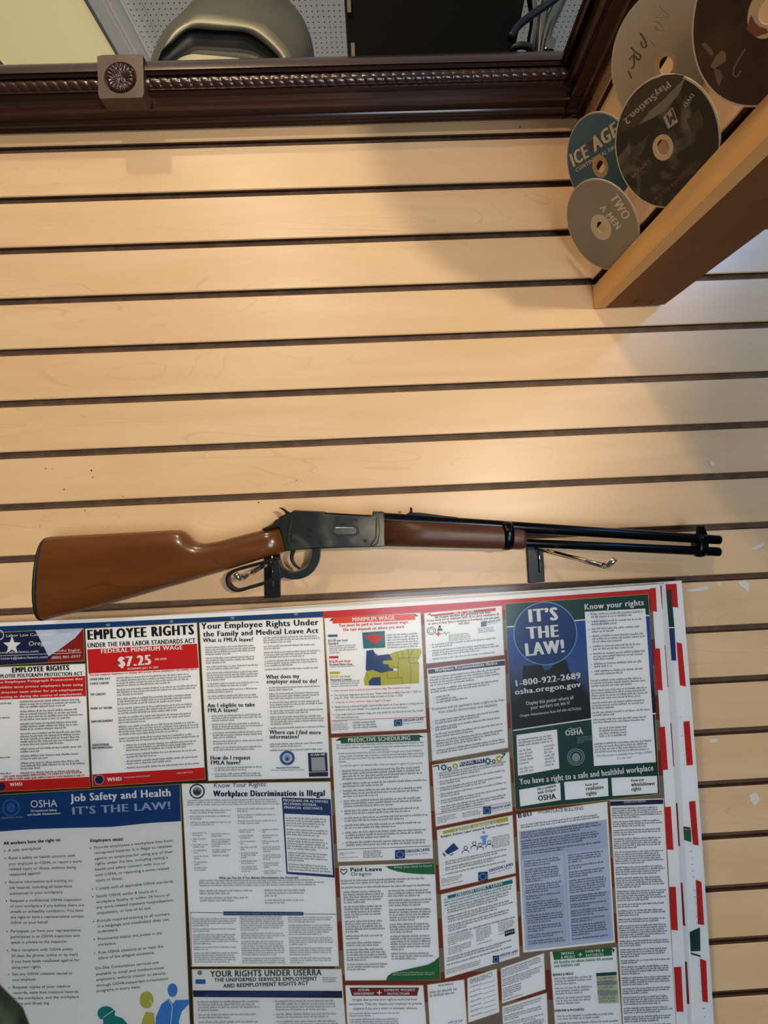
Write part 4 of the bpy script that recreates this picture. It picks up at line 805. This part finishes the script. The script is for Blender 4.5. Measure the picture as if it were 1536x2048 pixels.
for s_, a, b_, c_, d_, h in (('File a complaint', 1075, 1581, 1112.5, 1573.4, 5), ('with Oregon', 1075.6, 1588.4, 1112, 1581.4, 5.4), ('OSHA', 1076.6, 1602, 1112.5, 1597.4, 10.6), ('Know your', 1171, 1572.4, 1197, 1569, 5), ('retaliation', 1172, 1581, 1207.8, 1577, 7), ('rights', 1172.5, 1591, 1193.8, 1588.6, 7), ('Know your', 1262.5, 1563.6, 1289, 1561.4, 5), ('whistleblower', 1263, 1572.6, 1311, 1570, 7), ('rights', 1263, 1582, 1282.8, 1580, 7)): p.text(s_, a, b_, c_, d_, h, I('black'), 1)
p.done(FP)
p = Panel(surf, [(1033, 1629), (1214, 1603.5), (1229.7, 1884.7), (1046.9, 1905)], 'paper', 'workplace bullying notice with a large pale blue text block')
p.text('B', 1036.6, 1636.4, 1045, 1634.6, 9.5, I('navy'), 1); p.disc(1049.6, 1630, 4.3, 4.8, I('grey'), 1.8, 0, 16); p.text('LI', 1055, 1632.6, 1064.7, 1630.6, 9.5, I('navy'), 1); p.text('WORKPLACE BULLYING', 1076, 1627.8, 1167.8, 1619.6, 6.8, I('dgrey'))
p.fill(.04, .075, .96, .12, 4.6, 'dgrey', 9); p.rect(.02, .125, .985, .985, 'boxblue', 1.3); p.rect(.03, .335, .49, .975, 'lblue', 1.4); p.rect(.51, .325, .975, .975, 'lblue', 1.4); p.rect(.04, .55, .48, .965, 'boxblue', 1.45); p.rect(.53, .63, .97, .965, 'boxblue', 1.45)
p.fill(.04, .13, .96, .32, 4.7, 'pblue3', 4); p.fill(.06, .34, .47, .96, 4.7, 'pblue3', 6); p.fill(.54, .335, .95, .96, 4.7, 'pblue3', 6); p.done(FP)
p = Panel(surf, [(1100, 1904), (1232, 1894.5), (1246, 2080), (1113, 2085)], 'paper', 'breaks, meals and overtime notice with a green header and green table')
p.poly([(1104.7, 1903.4), (1223.4, 1895), (1224.4, 1911), (1107.8, 1920)], I('ngreen'), 1.5); p.poly([(1223.4, 1895), (1230, 1900), (1226, 1906)], I('dgreen'), 1.6)
for s_, a, b_, c_, d_ in (('BREAKS', 1122.5, 1909.9, 1148.4, 1907.8), ('& MEALS', 1121.9, 1917.4, 1150.6, 1915.2), ('OVERTIME &', 1170, 1906, 1207.8, 1902.8), ('PAYCHECKS', 1172, 1914, 1207.8, 1910.6)): p.text(s_, a, b_, c_, d_, 5.2, I('white'), 1)
p.quad([(1159.5, 1905.5), (1161.5, 1905.3), (1161.5, 1913), (1159.5, 1913.2)], I('white'), 2); p.quad([(1156.6, 1908.4), (1164.4, 1907.8), (1164.4, 1909.8), (1156.6, 1910.4)], I('white'), 2)
p.fill(.05, .1, .96, .235, 7.5, 'ngreen', 9); p.text('BREAKS & MEALS', 1106, 1952.4, 1146.9, 1949.4, 4.4, I('black'), 1); p.fill(.04, .285, .62, .62, 5.4, 'grey', 3); p.text('OVERTIME & PAYCHECKS', 1109, 2024.2, 1168.8, 2021.2, 4.2, I('black'), 1); p.fill(.04, .7, .96, .96, 5.4, 'grey', 3)
p.rect(.67, .265, .98, .3, 'dgreen'); p.rect(.67, .305, .98, .6, 'lgreen'); p.rect(.67, .36, .98, .40, 'silver', 1.6); p.rect(.67, .46, .98, .5, 'silver', 1.6); p.fill(.69, .31, .97, .59, 6, 'grey', 9); p.done(FP)
p = Panel(surf, [(1220, 1601), (1326.6, 1597), (1354, 2090), (1249, 2095)], 'paper', 'tall narrow notice of dense small print at the right edge')
p.rect(.0, .004, .995, .022, 'navy'); p.text('WORKPLACE FAIRNESS', 1248, 1606.6, 1292, 1604, 4, I('white')); p.fill(.03, .03, .97, .99, 4.5, 'dgrey', 6, gap=1.2); p.done(FP)
# federal notices, lower left
p = Panel(surf, [(-12, 1591), (359.4, 1569), (381, 2090), (4, 2105)], 'white', 'job safety and health notice with a deep blue banner and coloured figures')
tb = rs([(-12, 1591), (359.4, 1569)], 25); bb_ = rs([(-11, 1664), (60, 1658.5), (140, 1656), (222, 1654), (300, 1646), (361.8, 1642.3)], 25)
p.mb.grid([[p.sur(a.x+(b_.x-a.x)*k/3, a.y+(b_.y-a.y)*k/3, 1.5) for a, b_ in zip(tb, bb_)] for k in range(4)], I('dblue'))
p.text('Job Safety and Health', 142.7, 1603.4, 343.2, 1592, 15.2, I('white'), 1); p.text('IT\u2019S THE LAW!', 144, 1629.4, 343.8, 1617.6, 15, I('ltext'), 1); p.text('OSHA', 60.4, 1615.4, 114.6, 1613.4, 14.5, I('white')); p.text('Occupational Safety', 61.2, 1623.8, 113.8, 1621.7, 4, I('white'), 1); p.text('and Health Administration', 54.7, 1631.6, 121.6, 1628, 4, I('white'), 1); p.disc(22, 1615.5, 18, 18, I('pblue'), 1.7, .8); p.disc(22, 1615.5, 9, 10, I('pblue'), 1.7); p.text('U.S. Department of Labor', -6, 1638, 48, 1635, 3.4, I('ltext'))
p.text('All workers have the right to:', 7.3, 1690, 122.4, 1682.4, 6.2, I('black'), 1); p.text('Employers must:', 180.2, 1684.5, 247.4, 1681.2, 6.2, I('black'), 1)
for ln in '''*A safe workplace|16|1703.8|82|1698.5
*Raise a safety or health concern with|17|1718.9|150.5|1713.6
your employer or OSHA, or report a work-|17|1730.6|165.4|1725
related injury or illness, without being|17.4|1741|151.8|1737
retaliated against.|17.7|1752.2|82|1748.4
*Receive information and training on|18.2|1767|145.3|1763.6
job hazards, including all hazardous|18.8|1778.2|144|1774.8
substances in your workplace.|19.3|1789.7|126.8|1786.4
*Request a confidential OSHA inspection|19.8|1804.3|163.3|1801.7
of your workplace if you believe there are|20|1815.2|168|1812.6
unsafe or unhealthy conditions. You have|20.3|1826|166.7|1823.5
the right to have a representative contact|20.8|1837.3|168|1835
OSHA on your behalf.|20.8|1848.5|97|1846.8
*Participate (or have your representative|20.8|1865.2|161.5|1862.8
participate) in an OSHA inspection and|20.8|1876.4|159.4|1873.8
speak in private to the inspector.|21.4|1887.6|136|1885.5
*File a complaint with OSHA within|21.9|1903|145.8|1901
30 days (by phone, online or by mail)|21.9|1914.7|155.5|1911.6
if you have been retaliated against for|22.4|1926|159.4|1922.5
using your rights.|22.9|1937.6|82.8|1936
*See any OSHA citations issued to|24|1951|145|1949
your employer.|24.5|1962.3|73.7|1961.2
*Request copies of your medical|25|1977.4|140.6|1975
records, tests that measure hazards|25.5|1988.4|156.8|1985.8
in the workplace, and the workplace|26|1999.6|158|1996
injury and illness log.|26.6|2010.5|99.7|2008.4
*Provide employees a workplace free from|188|1698|345.8|1683.7
recognized hazards. It is illegal to retaliate|188.3|1708.6|344.3|1694.4
against an employee for using any of their|189|1720|346.4|1705.6
rights under the law, including raising a|189.6|1730.6|336|1717
health and safety concern with you or|190|1741.8|331.3|1728.4
with OSHA, or reporting a work-related|190.6|1753.2|338|1739
injury or illness.|191.4|1763.6|245.6|1759
*Comply with all applicable OSHA standards.|191.4|1780|348.4|1765
*Notify OSHA within 8 hours of a|192|1795.7|313.8|1784.5
workplace fatality or within 24 hours of|192.2|1806.9|339.3|1792.4
any work-related inpatient hospitalization,|192.7|1817.8|348.2|1802.6
amputation, or loss of an eye.|193.2|1829|303.4|1818.2
*Provide required training to all workers|194|1845|339.8|1830.4
in a language and vocabulary they can|194.3|1855.6|338|1841
understand.|194.8|1866|237|1862
*Prominently display this poster in the|195.3|1880.8|324.2|1868.6
workplace.|195.8|1892|232.6|1888.6
*Post OSHA citations at or near the|196.6|1908.4|327.6|1895
place of the alleged violations.|197|1918.9|309.9|1907.7
On-Site Consultation services are|190.6|1939.7|317.2|1927.2
available to small and medium-sized|191.4|1951.4|327.6|1938
employers, without citation or penalty,|192|1962.3|333.3|1948.6
through OSHA-supported consultation|192.7|1974|337.2|1959.6
programs in every state.|193.2|1984.5|282|1976.2'''.split('\n'):
    s_, a, b_, c_, d_ = ln.split('|'); a, b_, c_, d_ = map(float, (a, b_, c_, d_))
    if s_[0] == '*': p.disc(a-7, b_-1.8, 1.3, 1.3, I('dgrey'), 2, 0, 8); s_ = s_[1:]
    p.text(s_, a, b_, c_, d_, 5.4, I('dgrey'))
C5 = lambda pts: [(x/3.84, 1560+y/3.84) for x, y in pts]
p.disc(345, 1980.6, 10, 13.5, I('figblue'), 1.6); p.poly(C5([(1190, 1960), (1197, 1820), (1240, 1720), (1300, 1680), (1326, 1720), (1350, 1690), (1382, 1690), (1448, 1688), (1450, 1722), (1395, 1780), (1375, 1850), (1372, 1960)]), I('figblue'), 1.5)
p.disc(293, 2000, 14, 17, I('figolive'), 1.6); p.poly(C5([(1075, 1960), (1090, 1850), (1120, 1780), (1180, 1790), (1192, 1880), (1190, 1960)]), I('figolive'), 1.5)
p.disc(212, 2026, 17, 13.5, I('figteal'), 1.6); p.poly(C5([(745, 1800), (770, 1838), (880, 1815), (885, 1770)]), I('figteal'), 1.5); p.poly(C5([(790, 1840), (880, 1810), (940, 1830), (985, 1880), (990, 1960), (800, 1960)]), I('figteal'), 1.5)
p.line(C5([(1300, 1690), (1325, 1740), (1310, 1874)]), 1.2, I('white'), 1.8); p.line(C5([(1150, 1690), (1185, 1740), (1130, 1770)]), 1.6, I('white'), 1.8); p.line(C5([(790, 1825), (870, 1770)]), 1.2, I('white'), 1.8)
p.done(FP)
p = Panel(surf, [(363.7, 1568), (660.6, 1563.6), (677.5, 1932), (383.6, 1932.5)], 'paper', 'workplace discrimination notice with an eagle seal and navy side box')
p.disc(394.2, 1582.7, 15.5, 15, I('navy'), 1.5, .82); p.disc(394.2, 1582.7, 9, 9, I('silver'), 1.5); p.poly([(386, 1578), (391, 1583), (394, 1577), (397.5, 1583), (402.5, 1578), (401, 1587), (397, 1590), (391.5, 1590), (387.5, 1587)], I('brown'), 1.7)
p.text('Know Your Rights:', 427, 1575.6, 534.4, 1572.4, 9, I('blue')); p.text('Workplace Discrimination is Illegal', 427, 1593, 651, 1592, 11.6, I('navy'), 2)
p.quad([(563.4, 1595), (661.3, 1598.3), (669.5, 1755.3), (572.8, 1747.8)], I('blue'), 1.3); p.text('PROGRAMS OR ACTIVITIES', 566.6, 1602.6, 656.4, 1606, 4.8, I('white'), 1); p.text('RECEIVING FEDERAL', 567, 1609.6, 634, 1612.2, 4.8, I('white'), 1); p.text('FINANCIAL ASSISTANCE', 567.8, 1617, 645.2, 1619.4, 4.8, I('white'), 1)
sub(p, [(568.8, 1627.3), (659.4, 1631), (665.6, 1749.6), (575.3, 1743.4)], (.03, .05, .97, .97, dict(pitch=5, k='dgrey', para=7)))
p.fill(.03, .085, .66, .13, 4.4, 'grey', 9); p.fill(.03, .14, .33, .245, 4.6, 'grey', 3, bullet=True, indent=4); p.fill(.04, .265, .16, .49, 4.4, 'grey', 2, bullet=True, indent=4); p.fill(.18, .27, .32, .4, 4.4, 'grey', 5); p.fill(.35, .135, .65, .24, 4.6, 'grey', 3, bullet=True, indent=4); p.fill(.36, .25, .49, .49, 4.4, 'grey', 3, bullet=True, indent=4); p.fill(.51, .25, .65, .5, 4.4, 'grey', 4, bullet=True, indent=4)
p.text('What can You Do if You Believe Discrimination has Occurred?', 438, 1758, 596.9, 1757.4, 4.4, I('dgrey'), 1); p.fill(.08, .525, .93, .565, 4.8, 'grey', 9); p.fill(.08, .58, .45, .66, 5.4, 'grey', 2); p.fill(.52, .58, .8, .665, 5.4, 'grey', 3)
p.line([(381, 1825), (672, 1828.8)], 1, I('navy')); p.line([(381, 1825), (383.6, 1931)], .9, I('navy')); p.quad([(446.8, 1823), (606.8, 1824), (606.8, 1831), (446.8, 1830.7)], I('blue'), 1.5); p.text('EMPLOYERS HOLDING FEDERAL CONTRACTS OR SUBCONTRACTS', 449, 1829, 605, 1829.6, 3.4, I('ltext'))
p.fill(.02, .735, .33, .99, 4.4, 'grey', 6); p.fill(.345, .725, .655, .99, 4.4, 'grey', 8); p.fill(.67, .73, .98, .99, 4.4, 'grey', 5); p.done(FP)
p = Panel(surf, [(384.3, 1939), (682.4, 1938.5), (694, 2090), (390, 2095)], 'white', 'uniformed services employment rights notice with a navy bar')
p.text('YOUR RIGHTS UNDER USERRA', 420.8, 1954, 643.5, 1950.8, 12, I('dgrey'), 1); p.text('THE UNIFORMED SERVICES EMPLOYMENT', 428.2, 1963.8, 634.8, 1961, 7.2, I('dgrey'), 1); p.text('AND REEMPLOYMENT RIGHTS ACT', 446.8, 1975.6, 617.2, 1970, 7.4, I('dgrey'), 1)
p.disc(399.5, 1945.5, 5, 4.6, I('grey'), 1.6); p.quad([(391, 1959), (411, 1959), (411, 1968), (391, 1968)], I('pblue'), 1.5); p.fill(.87, .1, .97, .18, 4, 'grey', 9); p.quad([(385.5, 1981), (684, 1982), (685, 1996), (386.5, 1994)], I('navy'), 1.5); p.fill(.08, .29, .9, .36, 4.2, 'pblue', 9)
p.fill(.03, .4, .46, .98, 5.6, 'grey', 4); p.fill(.53, .4, .97, .98, 5.6, 'grey', 4, bullet=True, indent=5); p.done(FP)
sh = Sheet(lambda x, y, l=0: at(x, y, -depth(x, y)-.0018)); edge_grid(sh, [(-18, 1226), (1338, 1150), (1388, 2112), (-14, 2132)], 7, 4, clear, 0); o = sh.mb.build('laminate', FP, recalc=False, label='clear glossy plastic film over the front poster')
#@@DISCS
# ------------------------------------------------------------------ discs wedged in the slots of the return wall
UPW = (V((0, 0, 1))-RD*RD.z).normalized()
G0 = at(1184.5, 567, 0)
def disc(tt, lean, de, row, label, face, hub, hub_r=.0115, ring_m=None, cat='disc'):
    a = RD; b_ = UPW*math.cos(lean)+RN*math.sin(lean)       # leaning out of slot number row
    c_ = G0+RD*tt+V((0, 0, PITCH*row))+b_*de
    nn = a.cross(b_)
    if nn.x > 0: nn = -nn
    h = thing('optical_disc', c_, label, cat, 'discs wedged in the return wall slots')
    cr = lambda r, z, n=72: [c_+a*(r*math.cos(2*math.pi*k/n))+b_*(r*math.sin(2*math.pi*k/n))+nn*z for k in range(n)]
    mb = MB(); mb.grid([cr(.0075, -.0006), cr(.06, -.0006), cr(.06, .0006), cr(.0585, .0006)], mat('disc_edge', 'CFC4AE', .25), True)
    mb.grid([cr(.0075, -.0006), cr(.0075, .0006)], mat('disc_edge', 'CFC4AE'), True)
    mb.grid([cr(.0585, .0006), cr(hub_r+.004, .0006)], face, True)
    if ring_m is None: mb.grid([cr(hub_r+.004, .0006), cr(.0075, .0006)], hub, True)
    else: mb.grid([cr(hub_r+.004, .0006), cr(.0075, .0006)], ring_m, True)
    s_ = Sheet(lambda x, y, l=0: at_plane(x, y, c_+nn*(.0007+.0001*l), nn)); s_.thing = h; s_.mb = mb
    return s_
clearhub = mat('disc_hub', 'D9BE93', .3)
s_ = disc(.3385, .677, .0364, 0, 'dark brown printed disc cut off by the upper right photo corner', noisy('brown_disc_print', '24120E', '47281D', 28, .35, 0, .3, .45, .65), clearhub)
s_.poly([(1402, 88), (1410, 84), (1424, 98), (1428, 108), (1422, 112), (1412, 100)], mat('disc_art', '6E5648', .3)); s_.poly([(1420, 133), (1432, 112), (1444, 100), (1452, 106), (1452, 122), (1440, 130), (1428, 138)], mat('disc_art2', '7A6040', .3)); s_.line([(1491, 97), (1478, 118), (1468, 136), (1466, 150), (1474, 154), (1482, 140)], 3.5, mat('disc_art', '6E5648')); s_.poly([(1428, 136), (1440, 140), (1446, 152), (1438, 172), (1432, 160)], mat('disc_art', '6E5648'))
s_.poly([(1493, 60), (1502, 30), (1510, 46), (1518, 54), (1532, 58), (1536, 66), (1512, 74)], mat('disc_art3', '7A3A22', .3)); s_.mb.build('platter', s_.thing, recalc=False)
s_ = disc(.2288, .80, .0363, 1, 'plain grey disc with marker scrawl behind the black disc', mat('grey_disc', 'BDB5A6', .35), clearhub, .0075)
sc = mat('scrawl_dark', '54432E', .5); sl = mat('scrawl_light', 'D2C6B0', .5)
for pts, m_ in (([(1317, 14), (1327, 25), (1336, 36), (1312, 37), (1309, 36)], sl), ([(1300, 52), (1312, 46), (1326, 60), (1316, 64), (1308, 55)], sl), ([(1280, 67), (1288, 78), (1293, 92), (1286, 95), (1281, 84)], sc), ([(1294, 88), (1300, 84), (1307, 92), (1308, 98)], sl), ([(1262, 95), (1270, 104), (1281, 112), (1276, 120), (1266, 108)], sc), ([(1258, 120), (1266, 112), (1268, 130), (1262, 138)], sc), ([(1256, 142), (1263, 157)], sc), ([(1278, 122), (1290, 124)], sl)):
    s_.line([tuple(q) for q in smooth_path(pts, 4)], 2.4, m_)
s_.mb.build('platter', s_.thing, recalc=False)
s_ = disc(.0887, .609, .0421, 1, 'blue film disc with cream block lettering, below the dark moulding corner', mat('blue_disc', '286C90', .3), clearhub, .0095)
cr_ = mat('disc_cream', 'F4ECDC', .35)
s_.text('ICE', 1146.4, 334.4, 1180, 312, 20, cr_, 2, (-8.5, -25)); s_.text('AGE', 1190, 303.5, 1240, 267.5, 20, cr_, 2, (-9, -26)); s_.text('CONTINENTAL DRIFT', 1152.5, 344.5, 1242, 290, 6, cr_, 1, (-2.6, -7))
s_.poly([(1176, 285), (1184, 280), (1190, 288), (1188, 300), (1180, 304)], mat('disc_berry', '6A2A38', .4)); s_.mb.build('platter', s_.thing, recalc=False)
s_ = disc(.0834, .648, .0413, 0, 'grey disc with pale capital letters and a white hub, lowest of the discs', mat('grey_film_disc', '989284', .35), clearhub, .013, mat('hub_white', 'DDD2BC', .4))
pl_ = mat('disc_pale', 'E8E0D0', .4)
s_.text('TWO', 1219, 396, 1248.5, 442, 12, pl_, 1, (15, -10)); s_.text('A', 1199, 416, 1206, 425.5, 9, pl_, 1, (10, -8)); s_.text('MEN', 1211, 432, 1234.2, 461, 9, pl_, 1, (10.5, -8.5)); s_.mb.build('platter', s_.thing, recalc=False)
ps = noisy('game_disc_print', '090807', '77756C', 26, .3, 0, .3, .50, .72, 0, 1.0)
s_ = disc(.2129, .64, .0392, 0, 'black game disc with pale curved lettering, wedged above the pine beam', ps, clearhub, .008)
gl_ = mat('disc_grey_ink', 'B4AD9B', .4); bk_ = mat('disc_black_ink', '0E0B09', .3)
s_.poly([(1369.5, 152), (1352, 148), (1326, 151), (1296, 166), (1268, 192), (1244, 232), (1234, 268), (1272, 252), (1310, 214)], bk_, .4)
s_.poly([(1277, 250), (1300, 222), (1330, 196), (1372, 153), (1358, 188), (1330, 222), (1302, 238), (1284, 246)], mat('disc_swoosh', '77725F', .35), .6)
s_.text('PlayStation.2', 1335, 162, 1245, 241, 13, gl_, 1)
s_.poly([(1326.6, 234.4), (1345.4, 214), (1356.3, 243.8), (1336, 258)], gl_, .6); s_.text('M', 1344.5, 217.5, 1330.5, 233, 12, bk_, 1, (8.5, 20)); s_.text('DVD', 1383, 186, 1366, 212, 7, gl_, 1)
for k in range(7): s_.line([(1244+k*2, 318+k*4.2), (1298-k*2, 270+k*5)], 1.3, mat('disc_dim_ink', '4A463C', .4), .6)
s_.text('CAPCOM', 1297, 318, 1262, 352, 6.5, mat('disc_tan_ink', '8A7448', .4), 1)
for k in range(12): s_.line([(1306+k*8, 405-k*6.6), (1312+k*8, 392-k*6.4), (1314+k*8, 402-k*6.8)], 3, mat('disc_red_ink', '4A140E', .4), .6)
s_.poly([(1373, 240), (1400, 218), (1409, 248), (1384, 268)], bk_, .6); s_.poly([(1390, 240), (1398, 234), (1402, 246), (1394, 252)], mat('disc_red_ink', '4A140E'), .8); s_.mb.build('platter', s_.thing, recalc=False)
#@@FOREGROUND
# ------------------------------------------------------------------ out-of-focus thing at the lower left corner
mb = MB(); rings = []
for px, py, r in ((-46, 1950, 12), (-32, 1978, 22), (-22, 2010, 34), (-8, 2050, 48), (0, 2120, 62), (0, 2220, 66)):
    c_ = EYE+ray(px, py)*.15; rr_ = r*.15/F
    rings.append([c_+RT*(rr_*math.cos(2*math.pi*k/20))+FW*(rr_*.8*math.sin(2*math.pi*k/20)) for k in range(20)])
mb.loft(rings, noisy('dark_green_cloth', '262F2A', '3E4A3A', 160, .8, 0, .2))
tag(mb.build('foreground_object', None, True), 'blurred dark green object poking in at the lower left corner', 'object')
for o in bpy.data.objects:
    if '_org' in o: del o['_org']
